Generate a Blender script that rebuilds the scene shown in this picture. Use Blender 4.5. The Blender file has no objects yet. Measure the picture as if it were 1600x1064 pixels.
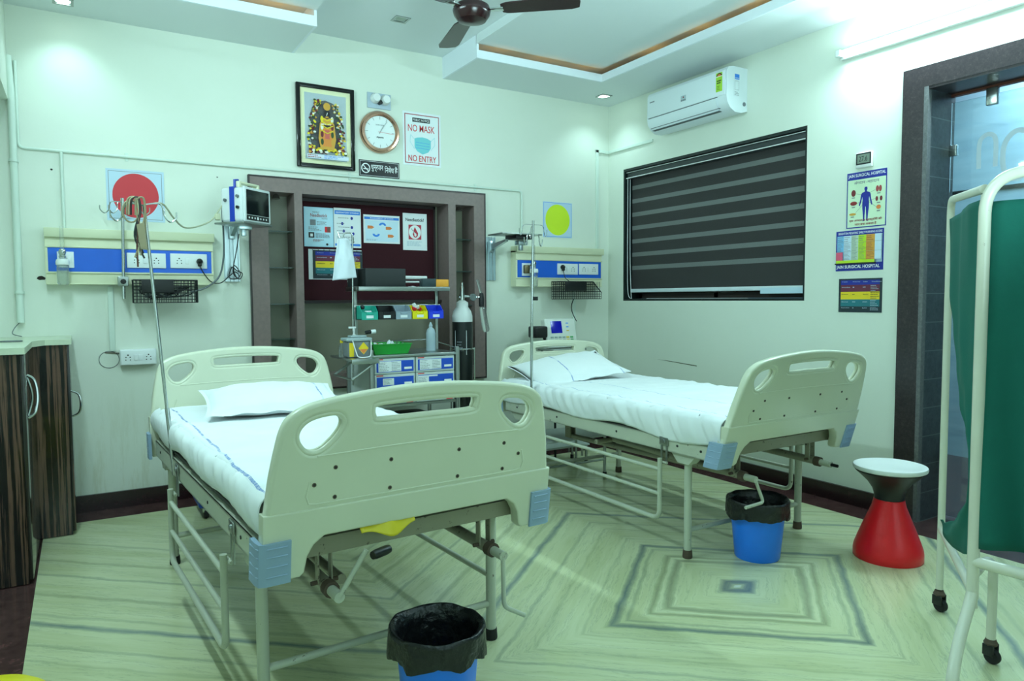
import bpy, bmesh, math, random
from mathutils import Vector, Matrix, noise
rnd = random.Random(7)
D = bpy.data
scene = bpy.context.scene
COL = scene.collection
R = math.radians

# ------------------------------------------------------------------ camera
cam_data = D.cameras.new('camera'); cam = D.objects.new('camera', cam_data); COL.objects.link(cam)
cam_data.sensor_width = 36.0; cam_data.lens = 1111.84 / 1600 * 36.0; cam_data.clip_start = 0.05
yaw, pit, roll = R(31.2398), R(-3.3632), R(-0.3154)
fwd = Vector((math.sin(yaw) * math.cos(pit), math.cos(yaw) * math.cos(pit), math.sin(pit)))
rt = fwd.cross(Vector((0, 0, 1))).normalized(); up = rt.cross(fwd)
rt, up = rt * math.cos(roll) + up * math.sin(roll), up * math.cos(roll) - rt * math.sin(roll)
mw = Matrix((rt, up, -fwd)).transposed().to_4x4(); mw.translation = Vector((-3.94, -4.875, 1.25))
cam.matrix_world = mw
scene.camera = cam
# ------------------------------------------------------------------ light and exposure
scene.view_settings.view_transform = 'Standard'; scene.view_settings.look = 'None'
scene.view_settings.gamma = 1.0; scene.view_settings.exposure = 0.0; scene.view_settings.use_curve_mapping = False
world = D.worlds.new('world'); scene.world = world; world.use_nodes = True
bg = world.node_tree.nodes['Background']; bg.inputs[0].default_value = (0.55, 0.8, 0.75, 1); bg.inputs[1].default_value = 0.3
LIGHT = (0.67, 1.0, 1.06)
def area_light(name, loc, target, sx, sy, power, color=LIGHT):
    l = D.lights.new(name, 'AREA'); l.shape = 'RECTANGLE'; l.size = sx; l.size_y = sy; l.energy = power; l.color = color
    o = D.objects.new(name, l); COL.objects.link(o); o.location = loc
    o.rotation_euler = (Vector(target) - Vector(loc)).to_track_quat('-Z', 'Y').to_euler(); return o
def spot_light(name, loc, power, size=R(120), blend=0.9, color=LIGHT, radius=0.035):
    l = D.lights.new(name, 'SPOT'); l.energy = power; l.spot_size = size; l.spot_blend = blend; l.color = color; l.shadow_soft_size = radius
    o = D.objects.new(name, l); COL.objects.link(o); o.location = loc; return o
area_light('fill_from_room_front', (-2.6, -6.3, 1.9), (-2.2, -1.0, 1.0), 3.4, 2.0, 22)  # added general fill from behind the camera, not a window
area_light('fill_toward_ceiling', (-2.6, -4.5, 1.5), (-2.2, -3.1, 3.04), 1.2, 0.9, 35).data.spread = R(105)  # added unseen upward fill to brighten the ceiling
area_light('right_tube_glow', (-0.085, -2.82, 2.68), (-2.0, -2.82, 1.0), 1.15, 0.05, 27)
area_light('left_tube_glow', (-4.15, -1.75, 2.62), (-2.0, -1.75, 0.7), 1.15, 0.05, 25)
for p_, e_ in (((-0.25, -0.245, 2.86), 9), ((-3.96, -0.2, 2.86), 8)):
    spot_light('downlight_beam', p_, e_)

# ------------------------------------------------------------------ materials
def lin(v):
    v /= 255.0
    return v / 12.92 if v <= 0.04045 else ((v + 0.055) / 1.055) ** 2.4
def rgb(c): return (lin(c[0]), lin(c[1]), lin(c[2]), 1.0)
MATS = {}
def mat(name, c=(200, 200, 200), rough=0.5, metal=0.0, emit=None, estr=0.0, bump=0.0, bscale=30.0, var=0.0, vscale=6.0, alpha=1.0, trans=0.0, coat=0.0, spec=0.5):
    if name in MATS: return MATS[name]
    m = D.materials.new(name); m.use_nodes = True; nt = m.node_tree; b = nt.nodes['Principled BSDF']
    b.inputs['Base Color'].default_value = rgb(c); b.inputs['Roughness'].default_value = rough; b.inputs['Metallic'].default_value = metal
    b.inputs['Alpha'].default_value = alpha; b.inputs['Transmission Weight'].default_value = trans; b.inputs['Coat Weight'].default_value = coat
    b.inputs['Specular IOR Level'].default_value = spec
    if emit: b.inputs['Emission Color'].default_value = rgb(emit); b.inputs['Emission Strength'].default_value = estr
    if bump or var:
        tc = nt.nodes.new('ShaderNodeTexCoord')
        if var:
            n = nt.nodes.new('ShaderNodeTexNoise'); n.inputs['Scale'].default_value = vscale; n.inputs['Detail'].default_value = 6
            nt.links.new(tc.outputs['Object'], n.inputs['Vector'])
            mx = nt.nodes.new('ShaderNodeMix'); mx.data_type = 'RGBA'
            mx.inputs[6].default_value = rgb([x * (1 - var) for x in c]); mx.inputs[7].default_value = rgb([min(255, x * (1 + var * 0.5)) for x in c])
            nt.links.new(n.outputs['Fac'], mx.inputs[0]); nt.links.new(mx.outputs[2], b.inputs['Base Color'])
        if bump:
            n2 = nt.nodes.new('ShaderNodeTexNoise'); n2.inputs['Scale'].default_value = bscale; n2.inputs['Detail'].default_value = 4
            nt.links.new(tc.outputs['Object'], n2.inputs['Vector'])
            bp = nt.nodes.new('ShaderNodeBump'); bp.inputs['Strength'].default_value = bump; bp.inputs['Distance'].default_value = 0.01
            nt.links.new(n2.outputs['Fac'], bp.inputs['Height']); nt.links.new(bp.outputs['Normal'], b.inputs['Normal'])
    MATS[name] = m; return m
class NG:
    """small helper for node graphs"""
    def __init__(s, name, rough=0.5):
        s.m = D.materials.new(name); s.m.use_nodes = True; s.nt = s.m.node_tree; s.b = s.nt.nodes['Principled BSDF']; s.b.inputs['Roughness'].default_value = rough
        s.tc = s.nt.nodes.new('ShaderNodeTexCoord'); MATS[name] = s.m
    def link(s, a, b): s.nt.links.new(a, b)
    def n(s, t, **k):
        x = s.nt.nodes.new(t)
        for a, v in k.items(): setattr(x, a, v)
        return x
    def math(s, op, a, b=None, c=None, clamp=False):
        x = s.n('ShaderNodeMath', operation=op); x.use_clamp = clamp
        for i, v in enumerate((a, b, c)):
            if v is None: continue
            if isinstance(v, (int, float)): x.inputs[i].default_value = v
            else: s.link(v, x.inputs[i])
        return x.outputs[0]
    def xyz(s, coord='Object'):
        x = s.n('ShaderNodeSeparateXYZ'); s.link(s.tc.outputs[coord], x.inputs[0]); return x.outputs
    def comb(s, x, y, z):
        c = s.n('ShaderNodeCombineXYZ')
        for i, v in enumerate((x, y, z)):
            if isinstance(v, (int, float)): c.inputs[i].default_value = v
            else: s.link(v, c.inputs[i])
        return c.outputs[0]
    def noise(s, vec, scale, detail=5, rough=0.55):
        x = s.n('ShaderNodeTexNoise'); x.inputs['Scale'].default_value = scale; x.inputs['Detail'].default_value = detail; x.inputs['Roughness'].default_value = rough
        s.link(vec, x.inputs['Vector']); return x.outputs['Fac']
    def ramp(s, fac, stops, interp='LINEAR'):
        x = s.n('ShaderNodeValToRGB'); x.color_ramp.interpolation = interp; e = x.color_ramp.elements
        while len(e) < len(stops): e.new(0.5)
        for i, (p, c) in enumerate(stops):
            e[i].position = p; e[i].color = rgb(c) if isinstance(c, tuple) else (c, c, c, 1)
        s.link(fac, x.inputs[0]); return x.outputs[0]
    def mix(s, fac, a, b, mode='MIX'):
        x = s.n('ShaderNodeMix', data_type='RGBA', blend_type=mode)
        for i, v in ((0, fac), (6, a), (7, b)):
            if isinstance(v, tuple): x.inputs[i].default_value = rgb(v)
            elif isinstance(v, (int, float)): x.inputs[i].default_value = v
            else: s.link(v, x.inputs[i])
        return x.outputs[2]
    def bump(s, h, strength=0.2, dist=0.01):
        x = s.n('ShaderNodeBump'); x.inputs['Strength'].default_value = strength; x.inputs['Distance'].default_value = dist
        s.link(h, x.inputs['Height']); s.link(x.outputs[0], s.b.inputs['Normal'])
    def color(s, c): s.link(c, s.b.inputs['Base Color'])

def make_wall():
    g = NG('wall_paint', 0.42); v = g.tc.outputs['Object']; x, y, z = g.xyz()
    n1 = g.noise(v, 1.3, 4); n2 = g.noise(v, 9, 6, 0.7); 
    base = g.mix(n1, (220, 228, 214), (230, 236, 224))
    base = g.mix(g.math('MULTIPLY', n2, 0.12), base, (196, 205, 176))
    st = g.noise(g.comb(g.math('MULTIPLY', x, 9.0), g.math('MULTIPLY', y, 9.0), g.math('MULTIPLY', z, 1.2)), 2.2, 6, 0.7)
    low = g.math('SUBTRACT', 1.0, g.math('DIVIDE', z, 0.8), clamp=True)
    stain = g.math('MULTIPLY', g.ramp(st, [(0.48, 0.0), (0.62, 1.0)]), g.math('MULTIPLY', g.math('MULTIPLY', low, g.math('LESS_THAN', x, -3.3)), 0.35))
    base = g.mix(stain, base, (170, 168, 118))
    sp = g.noise(v, 38, 3, 0.5)
    base = g.mix(g.math('MULTIPLY', g.ramp(sp, [(0.80, 0.0), (0.83, 1.0)]), 0.5), base, (120, 120, 96))
    g.color(base); g.bump(g.noise(v, 60, 3), 0.05, 0.004); return g.m
def make_floor():
    g = NG('marble_floor', 0.16); g.b.inputs['Specular IOR Level'].default_value = 0.5
    x, y, z = g.xyz()
    xr = g.math('ADD', g.math('ABSOLUTE', g.math('SUBTRACT', x, -2.87)), -2.87)
    dx = g.math('ABSOLUTE', g.math('SUBTRACT', xr, -1.545)); dy = g.math('ABSOLUTE', g.math('SUBTRACT', y, -2.80))
    d = g.math('ADD', g.math('DIVIDE', dx, 0.69), g.math('DIVIDE', dy, 0.60))
    al = g.math('SUBTRACT', g.math('DIVIDE', dx, 0.69), g.math('DIVIDE', dy, 0.60))
    w = g.noise(g.comb(g.math('MULTIPLY', d, 1.6), g.math('MULTIPLY', al, 0.9), 0.0), 2.4, 4, 0.6)
    dd = g.math('ADD', d, g.math('MULTIPLY', g.math('SUBTRACT', w, 0.5), 0.09))
    fine = g.noise(g.comb(g.math('MULTIPLY', dd, 9.0), g.math('MULTIPLY', al, 0.55), 3.0), 2.6, 8, 0.72)
    mid = g.noise(g.comb(g.math('MULTIPLY', dd, 2.6), g.math('MULTIPLY', al, 0.28), 9.0), 1.7, 5, 0.6)
    thin = g.noise(g.comb(g.math('MULTIPLY', dd, 5.0), g.math('MULTIPLY', al, 0.3), 17.0), 1.9, 7, 0.7)
    base = g.ramp(fine, [(0.28, (196, 203, 160)), (0.5, (206, 212, 170)), (0.72, (212, 217, 178))])
    base = g.mix(g.math('MULTIPLY', g.ramp(mid, [(0.36, 1.0), (0.58, 0.0)]), 0.5), base, (176, 182, 132))
    vein = g.ramp(thin, [(0.0, 0.0), (0.485, 0.0), (0.50, 1.0), (0.515, 0.0), (1.0, 0.0)])
    base = g.mix(g.math('MULTIPLY', vein, 0.38), base, (120, 132, 118))
    def band(c, wd, a, col):
        nonlocal base
        t = g.math('SUBTRACT', 1.0, g.math('DIVIDE', g.math('ABSOLUTE', g.math('SUBTRACT', dd, c)), wd), clamp=True)
        t = g.math('MULTIPLY', g.math('POWER', t, 0.6), g.math('ADD', 0.35, fine)); t = g.math('MULTIPLY', t, a, clamp=True)
        base = g.mix(t, base, col)
    for c, wd, a, col in ((1.0, 0.05, 1.1, (108, 124, 118)), (0.90, 0.025, 0.6, (126, 138, 122)), (0.72, 0.04, 0.85, (134, 142, 108)), (0.60, 0.055, 0.9, (128, 136, 108)),
                          (0.10, 0.075, 1.2, (112, 124, 122)), (0.0, 0.03, 1.2, (214, 220, 206)), (2.08, 0.05, 1.0, (112, 130, 128)), (2.24, 0.03, 0.4, (130, 140, 120)),
                          (1.22, 0.02, 0.35, (136, 146, 120)), (1.52, 0.02, 0.3, (136, 146, 120)), (1.74, 0.025, 0.5, (126, 138, 120)), (2.62, 0.04, 0.55, (128, 136, 108)), (3.05, 0.03, 0.6, (120, 134, 120)),
                          (3.4, 0.04, 0.5, (128, 136, 108)), (3.9, 0.03, 0.5, (120, 134, 120))):
        band(c, wd, a, col)
    bx = g.math('GREATER_THAN', x, -0.215); by = g.math('GREATER_THAN', y, -0.222); bl = g.math('LESS_THAN', x, -4.148)
    bm = g.math('MAXIMUM', bx, g.math('MAXIMUM', by, bl))
    gr = g.noise(g.comb(x, g.math('MULTIPLY', y, 1.0), 0.0), 14, 8, 0.75)
    brown = g.ramp(gr, [(0.3, (42, 24, 26)), (0.7, (96, 66, 64))])
    base = g.mix(bm, base, brown)
    g.color(base); g.b.inputs['Roughness'].default_value = 0.17
    return g.m
def make_granite(name, a, b_, scale=70, rough=0.3, tiles=False):
    g = NG(name, rough); v = g.tc.outputs['Object']
    n = g.noise(v, scale, 8, 0.8); n2 = g.noise(v, 7, 4)
    c = g.ramp(n, [(0.35, a), (0.56, tuple(int((p * 2 + q) / 3) for p, q in zip(a, b_))), (0.78, b_)])
    c = g.mix(g.math('MULTIPLY', n2, 0.35), c, a)
    g.color(c); return g.m
def make_ebony():
    g = NG('ebony_laminate', 0.16); x, y, z = g.xyz()
    n = g.noise(g.comb(g.math('MULTIPLY', g.math('ADD', x, g.math('MULTIPLY', y, 0.8)), 26.0), 0.0, g.math('MULTIPLY', z, 0.55)), 1.5, 7, 0.62)
    c = g.ramp(n, [(0.36, (16, 18, 20)), (0.49, (26, 24, 24)), (0.54, (112, 84, 70)), (0.60, (96, 72, 60)), (0.64, (24, 22, 22)), (0.78, (70, 50, 44))])
    g.color(c); g.b.inputs['Coat Weight'].default_value = 0.2; return g.m
def make_blind():
    g = NG('zebra_blind_fabric', 0.75); x, y, z = g.xyz()
    u = g.math('FRACT', g.math('DIVIDE', g.math('SUBTRACT', z, 1.372), 0.1115))
    st = g.ramp(u, [(0.0, 0.0), (0.02, 0.0), (0.03, 1.0), (0.32, 1.0), (0.34, 0.0)])
    f = g.noise(g.comb(g.math('MULTIPLY', y, 3.0), 0.0, g.math('MULTIPLY', z, 60.0)), 20, 3)
    low = g.math('GREATER_THAN', z, 1.44)
    dark = g.mix(f, (38, 37, 38), (62, 60, 60)); light = g.mix(f, (92, 96, 96), (126, 130, 128))
    g.color(g.mix(g.math('MULTIPLY', st, low), dark, light)); g.bump(f, 0.2, 0.002); return g.m
def make_sheet(name, lines, wide, slope=0.0):
    """white printed bed linen: faint woven rib and thin blue broken printed lines along the given x positions"""
    g = NG(name, 0.85); x, y, z = g.xyz(); v = g.tc.outputs['Object']
    c = g.mix(g.noise(v, 5, 4), (226, 234, 236), (240, 244, 244))
    tex = g.noise(g.comb(g.math('MULTIPLY', x, 6.0), g.math('MULTIPLY', y, 60.0), 0.0), 6, 3, 0.7)
    seg = g.ramp(g.noise(g.comb(0.0, g.math('MULTIPLY', y, 1.0), 0.0), 9, 1), [(0.42, 0.0), (0.46, 1.0)])
    for lx in lines:
        wob = g.math('MULTIPLY', g.math('SUBTRACT', g.noise(g.comb(0.0, y, 5.0), 3.0, 2), 0.5), 0.03)
        t = g.math('LESS_THAN', g.math('ABSOLUTE', g.math('SUBTRACT', g.math('ADD', x, wob), g.math('ADD', lx, g.math('MULTIPLY', y, slope)))), wide)
        t = g.math('MULTIPLY', g.math('MULTIPLY', t, g.math('GREATER_THAN', tex, 0.45)), g.math('ADD', 0.25, g.math('MULTIPLY', seg, 0.6)))
        c = g.mix(t, c, (84, 124, 190))
    g.color(c)
    g.bump(g.noise(g.comb(g.math('MULTIPLY', x, 4.0), g.math('MULTIPLY', y, 24.0), 0.0), 5, 3), 0.12, 0.003); return g.m
def make_cloth(name, a, b_):
    g = NG(name, 0.9); v = g.tc.outputs['Object']
    g.color(g.mix(g.noise(v, 3, 5), a, b_)); g.bump(g.noise(v, 260, 2), 0.3, 0.002); return g.m
def make_paintchip(name, base_c, chip, amt=0.62, rough=0.32):
    g = NG(name, rough); v = g.tc.outputs['Object']
    c = g.mix(g.noise(v, 3, 4), base_c, tuple(int(p * 0.9) for p in base_c))
    n = g.noise(v, 26, 6, 0.75)
    g.color(g.mix(g.ramp(n, [(amt, 0.0), (amt + 0.03, 1.0)]), c, chip)); return g.m
def make_tiles():
    g = NG('slate_tiles', 0.32); x, y, z = g.xyz(); v = g.tc.outputs['Object']
    c = g.ramp(g.noise(v, 30, 8, 0.8), [(0.3, (30, 33, 36)), (0.75, (74, 80, 84))])
    f = g.math('FRACT', g.math('DIVIDE', z, 0.158)); j = g.math('LESS_THAN', f, 0.03)
    g.color(g.mix(j, c, (96, 104, 104))); return g.m
def make_maroon():
    g = NG('maroon_felt', 0.95); v = g.tc.outputs['Object']
    g.color(g.mix(g.noise(v, 90, 4), (44, 4, 14), (60, 8, 22))); return g.m
def make_shutter():
    g = NG('ribbed_shutter', 0.35); x, y, z = g.xyz()
    c = g.mix(g.noise(g.comb(g.math('MULTIPLY', y, 0.6), 0.0, g.math('MULTIPLY', z, 5.0)), 2.0, 3), (120, 150, 172), (190, 212, 226)); g.color(c)
    g.bump(g.math('SINE', g.math('MULTIPLY', z, 70.0)), 0.05, 0.01); return g.m
WALL = make_wall(); FLOOR = make_floor(); EBONY = make_ebony(); BLIND = make_blind()
GRAN = make_granite('brown_granite', (34, 28, 32), (100, 86, 84)); GRANEDGE = make_granite('granite_cut_edge', (84, 86, 88), (150, 152, 148), 50, 0.5)
SKIRT = make_granite('skirting_granite', (32, 12, 18), (66, 38, 40), 40, 0.25); WINGRAN = make_granite('dark_green_granite', (18, 28, 28), (46, 60, 56), 80, 0.3)
TILE = make_tiles(); MAROON = make_maroon(); SHUT = make_shutter()
CEIL = mat('ceiling_paint', (222, 230, 230), 0.7, bump=0.05, bscale=20)
CEILD = mat('cove_paint', (232, 240, 246), 0.7)
IVORY = mat('ivory_plastic', (218, 222, 198), 0.3, var=0.04, vscale=3, coat=0.1)
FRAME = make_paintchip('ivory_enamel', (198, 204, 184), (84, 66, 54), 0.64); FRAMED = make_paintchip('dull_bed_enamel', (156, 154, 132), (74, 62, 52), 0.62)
BLUEB = mat('pale_blue_plastic', (146, 172, 200), 0.4); CHROME = mat('chrome', (200, 205, 205), 0.16, 1.0); STEEL = mat('brushed_steel', (170, 176, 174), 0.3, 1.0, bump=0.05, bscale=60)
BLACK = mat('black_plastic', (18, 20, 22), 0.4); BLACKG = mat('black_gloss', (10, 12, 14), 0.12); WHITE = mat('white_plastic', (232, 236, 234), 0.35)
RED = mat('red_plastic', (236, 24, 36), 0.32, bump=0.08, bscale=60); BLUE = mat('bucket_blue', (26, 128, 255), 0.34); BAG = mat('black_bag', (20, 22, 24), 0.3, bump=1.0, bscale=30)
RUST = mat('rust', (86, 72, 60), 0.8); RUBBER = mat('rubber', (24, 24, 26), 0.7); CREAM = mat('cream_metal', (226, 228, 196), 0.4); CREAMD = mat('cream_trunking', (214, 218, 184), 0.45)
PBLUE = mat('panel_blue', (30, 100, 214), 0.35); GLASS = mat('clear_glass', (222, 240, 236), 0.03, trans=1.0); CLEARP = mat('clear_plastic', (236, 244, 244), 0.08, trans=0.9, alpha=0.6)
SCREENW = make_paintchip('white_screen_enamel', (226, 226, 208), (112, 88, 66), 0.70, 0.25); GREEN = make_cloth('green_drape', (0, 88, 76), (4, 106, 92))
DBROWN = mat('taupe_laminate', (134, 116, 112), 0.45, var=0.12, vscale=40); DBROWN2 = mat('dark_wenge_edge', (44, 32, 34), 0.4); NICHEB = mat('olive_back_panel', (142, 142, 124), 0.35, var=0.1, vscale=4)
MGREY = mat('monitor_grey', (214, 222, 222), 0.4); MBLUE = mat('monitor_blue', (14, 58, 170), 0.4); WOODF = mat('fan_brown', (44, 20, 22), 0.22)

# ------------------------------------------------------------------ mesh builder
class MB:
    def __init__(s): s.v = []; s.f = []; s.fm = []; s.mats = []; s.M = Matrix.Identity(4)
    def mi(s, m):
        if m not in s.mats: s.mats.append(m)
        return s.mats.index(m)
    def add(s, vs, fs, m):
        o = len(s.v); s.v += [s.M @ Vector(p) for p in vs]; k = s.mi(m)
        for f in fs: s.f.append([o + i for i in f]); s.fm.append(k)
        return s
    def box(s, a, b, m):
        x0, y0, z0 = (min(a[i], b[i]) for i in range(3)); x1, y1, z1 = (max(a[i], b[i]) for i in range(3))
        return s.add([(x0, y0, z0), (x1, y0, z0), (x1, y1, z0), (x0, y1, z0), (x0, y0, z1), (x1, y0, z1), (x1, y1, z1), (x0, y1, z1)],
                     [(0, 3, 2, 1), (4, 5, 6, 7), (0, 1, 5, 4), (1, 2, 6, 5), (2, 3, 7, 6), (3, 0, 4, 7)], m)
    def cbox(s, c, d, m): return s.box([c[i] - d[i] / 2 for i in range(3)], [c[i] + d[i] / 2 for i in range(3)], m)
    def rbox(s, a, b, m, r=0.01, n=3):
        """box with rounded edges"""
        bm = bmesh.new(); bmesh.ops.create_cube(bm, size=1)
        c = [(a[i] + b[i]) / 2 for i in range(3)]; d = [abs(b[i] - a[i]) for i in range(3)]
        for v in bm.verts: v.co = Vector([c[i] + v.co[i] * d[i] for i in range(3)])
        bmesh.ops.bevel(bm, geom=bm.edges[:], offset=min(r, min(d) * 0.45), segments=n, profile=0.5, affect='EDGES')
        s.bm(bm, m); bm.free(); return s
    def bm(s, bm, m):
        bm.verts.ensure_lookup_table(); bm.verts.index_update()
        return s.add([v.co.copy() for v in bm.verts], [[v.index for v in f.verts] for f in bm.faces], m)
    def tube(s, pts, r, m, n=10, closed=False, caps=True):
        P = [Vector(p) for p in pts]; rs = r if isinstance(r, (list, tuple)) else [r] * len(P)
        vs = []; fs = []; prev = None; L = len(P)
        for i, p in enumerate(P):
            a = P[(i - 1) % L] if (i > 0 or closed) else p; b = P[(i + 1) % L] if (i < L - 1 or closed) else p
            t = (b - a).normalized() if (b - a).length > 1e-9 else Vector((0, 0, 1))
            if prev is None: u = t.orthogonal().normalized()
            else:
                u = prev - t * prev.dot(t)
                u = u.normalized() if u.length > 1e-6 else t.orthogonal().normalized()
            prev = u; w = t.cross(u)
            for k in range(n):
                an = 2 * math.pi * k / n; vs.append(p + (u * math.cos(an) + w * math.sin(an)) * rs[i])
        for i in range(L - (0 if closed else 1)):
            j = (i + 1) % L
            for k in range(n): fs.append((i * n + k, i * n + (k + 1) % n, j * n + (k + 1) % n, j * n + k))
        if caps and not closed: fs.append(tuple(range(n))[::-1]); fs.append(tuple((L - 1) * n + k for k in range(n)))
        return s.add(vs, fs, m)
    def cyl(s, a, b, r, m, n=16): return s.tube([a, b], r, m, n)
    def lathe(s, prof, m, c=(0, 0, 0), n=32, axis='Z', sx=1, sy=1, caps=True):
        vs = []; fs = []
        for r, z in prof:
            for k in range(n):
                an = 2 * math.pi * k / n; p = (r * math.cos(an) * sx, r * math.sin(an) * sy, z)
                if axis == 'Y': p = (p[0], p[2], p[1])
                elif axis == 'X': p = (p[2], p[0], p[1])
                vs.append((c[0] + p[0], c[1] + p[1], c[2] + p[2]))
        for i in range(len(prof) - 1):
            for k in range(n): fs.append((i * n + k, i * n + (k + 1) % n, (i + 1) * n + (k + 1) % n, (i + 1) * n + k))
        if caps and prof[0][0] > 1e-6: fs.append(tuple(range(n))[::-1])
        if caps and prof[-1][0] > 1e-6: fs.append(tuple((len(prof) - 1) * n + k for k in range(n)))
        return s.add(vs, fs, m)
    def prism(s, poly, a, b, m, axis='Y'):
        """2D polygon extruded from a to b along the axis; polygon in the other two coordinates"""
        def P(p, t): return {'Y': (p[0], t, p[1]), 'X': (t, p[0], p[1]), 'Z': (p[0], p[1], t)}[axis]
        n = len(poly); vs = [P(p, a) for p in poly] + [P(p, b) for p in poly]
        fs = [tuple(range(n)), tuple(range(2 * n - 1, n - 1, -1))] + [(i, i + n, (i + 1) % n + n, (i + 1) % n) for i in range(n)]
        return s.add(vs, fs, m)
    def grid(s, fn, nu, nv, m, thick=0.0):
        vs = [fn(i / nu, j / nv) for j in range(nv + 1) for i in range(nu + 1)]
        fs = [(j * (nu + 1) + i, j * (nu + 1) + i + 1, (j + 1) * (nu + 1) + i + 1, (j + 1) * (nu + 1) + i) for j in range(nv) for i in range(nu)]
        return s.add(vs, fs, m)
    def build(s, name, parent=None, smooth=True, loc=None, rotz=0, angle=40, recalc=True):
        me = D.meshes.new(name); me.from_pydata([tuple(p) for p in s.v], [], s.f)
        for m in s.mats: me.materials.append(m)
        for p, k in zip(me.polygons, s.fm): p.material_index = k
        if recalc:
            bm = bmesh.new(); bm.from_mesh(me); bmesh.ops.recalc_face_normals(bm, faces=bm.faces); bm.to_mesh(me); bm.free()
        if smooth:
            for p in me.polygons: p.use_smooth = True
            me.set_sharp_from_angle(angle=R(angle))
        me.update(); o = D.objects.new(name, me); COL.objects.link(o)
        if parent: o.parent = parent
        if loc is not None: o.location = loc
        o.rotation_euler.z = rotz
        return o
def tag(o, label=None, cat=None, group=None, kind=None):
    if label: o['label'] = label
    if cat: o['category'] = cat
    if group: o['group'] = group
    if kind: o['kind'] = kind
    return o
def thing(name, label, cat, loc=(0, 0, 0), rotz=0, group=None):
    o = D.objects.new(name, None); COL.objects.link(o); o.location = loc; o.rotation_euler = (0, 0, rotz); o.empty_display_size = 0.1
    return tag(o, label, cat, group)
def structure(o): o['kind'] = 'structure'; return o
def smooth_path(pts, n=8, closed=False):
    P = [Vector(p) for p in pts]; L = len(P); out = []
    rng = range(L if closed else L - 1)
    for i in rng:
        p0 = P[(i - 1) % L] if (closed or i > 0) else P[i]; p1 = P[i]; p2 = P[(i + 1) % L]; p3 = P[(i + 2) % L] if (closed or i + 2 < L) else P[(i + 1) % L]
        for k in range(n):
            t = k / n
            out.append(0.5 * ((2 * p1) + (p2 - p0) * t + (2 * p0 - 5 * p1 + 4 * p2 - p3) * t * t + (3 * p1 - p0 - 3 * p2 + p3) * t ** 3))
    if not closed: out.append(P[-1])
    return out
def fillet(pts, r, n=6):
    """polyline with rounded corners"""
    P = [Vector(p) for p in pts]; out = [P[0]]
    for i in range(1, len(P) - 1):
        a = (P[i - 1] - P[i]); b = (P[i + 1] - P[i]); q = min(r, a.length * 0.49, b.length * 0.49)
        a = P[i] + a.normalized() * q; b = P[i] + b.normalized() * q
        for k in range(n + 1):
            t = k / n; out.append(a * (1 - t) ** 2 + P[i] * 2 * t * (1 - t) + b * t * t)
    out.append(P[-1]); return out
# flat writing: the built-in font turned into flat polygons
FONT_CACHE = {}
def text_geo(txt, bold=0.0):
    key = (txt, bold)
    if key in FONT_CACHE: return FONT_CACHE[key]
    cu = D.curves.new('lettering', 'FONT'); cu.body = txt; cu.size = 1; cu.offset = bold; cu.resolution_u = 3; cu.fill_mode = 'FRONT'
    o = D.objects.new('lettering', cu); COL.objects.link(o)
    dg = bpy.context.evaluated_depsgraph_get(); dg.update(); me = D.meshes.new_from_object(o.evaluated_get(dg))
    vs = [v.co.copy() for v in me.vertices]; fs = [tuple(p.vertices) for p in me.polygons]
    D.objects.remove(o); D.curves.remove(cu); D.meshes.remove(me)
    if vs:
        x0 = min(v.x for v in vs); x1 = max(v.x for v in vs); y0 = min(v.y for v in vs); y1 = max(v.y for v in vs)
    else: x0 = y0 = 0; x1 = y1 = 1
    FONT_CACHE[key] = (vs, fs, x0, x1, y0, y1); return FONT_CACHE[key]
class Sheet(MB):
    """flat printed sheet in local XZ, facing -Y; x from 0 to w, z from 0 to h"""
    def __init__(s, w, h, back, thick=0.003):
        super().__init__(); s.w = w; s.h = h; s.k = 0; s.t = -thick
        if w > .002: s.box((0, 0, 0), (w, -thick, h), back)
    def lay(s): s.k += 1; return s.t - 0.00012 * s.k
    def rect(s, x0, z0, x1, z1, m, y=None):
        y = s.lay() if y is None else y
        return s.add([(x0, y, z0), (x1, y, z0), (x1, y, z1), (x0, y, z1)], [(0, 1, 2, 3)], m)
    def frame(s, x0, z0, x1, z1, t, m):
        y = s.lay()
        for a in ((x0, z0, x1, z0 + t), (x0, z1 - t, x1, z1), (x0, z0, x0 + t, z1), (x1 - t, z0, x1, z1)): s.rect(*a, m, y=y)
    def poly(s, pts, m):
        y = s.lay(); return s.add([(p[0], y, p[1]) for p in pts], [tuple(range(len(pts)))], m)
    def ell(s, cx, cz, rx, rz, m, n=36, a0=0, a1=360):
        return s.poly([(cx + rx * math.cos(R(a0 + (a1 - a0) * k / n)), cz + rz * math.sin(R(a0 + (a1 - a0) * k / n))) for k in range(n if a1 - a0 == 360 else n + 1)], m)
    def line(s, p, q, t, m):
        a = Vector(p); b = Vector(q); d = (b - a).normalized() * t / 2; n = Vector((-d.y, d.x))
        return s.poly([a + n, a - n, b - n, b + n], m)
    def text(s, txt, x0, z0, x1, z1, m, bold=0.0, mirror=False):
        vs, fs, a, b, c, d = text_geo(txt, bold); y = s.lay()
        kx = (x1 - x0) / (b - a); kz = (z1 - z0) / (d - c)
        return s.add([(x0 + (v.x - a) * kx, y, z0 + (v.y - c) * kz) for v in vs], fs, m)
    def lines(s, x0, z0, x1, z1, rows, m, seed=1, fill=0.45):
        q = random.Random(seed); dz = (z1 - z0) / rows
        for i in range(rows):
            zc = z1 - (i + 0.5) * dz; x = x0; xe = x0 + (x1 - x0) * (0.55 + 0.45 * q.random()); y = s.lay()
            while x < xe:
                wd = (x1 - x0) * (0.06 + 0.12 * q.random()); s.rect(x, zc - dz * fill / 2, min(x + wd, xe), zc + dz * fill / 2, m, y=y); x += wd + (x1 - x0) * 0.03
def C_(name, c, rough=0.55): return mat('ink_' + name, c, rough)
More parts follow.
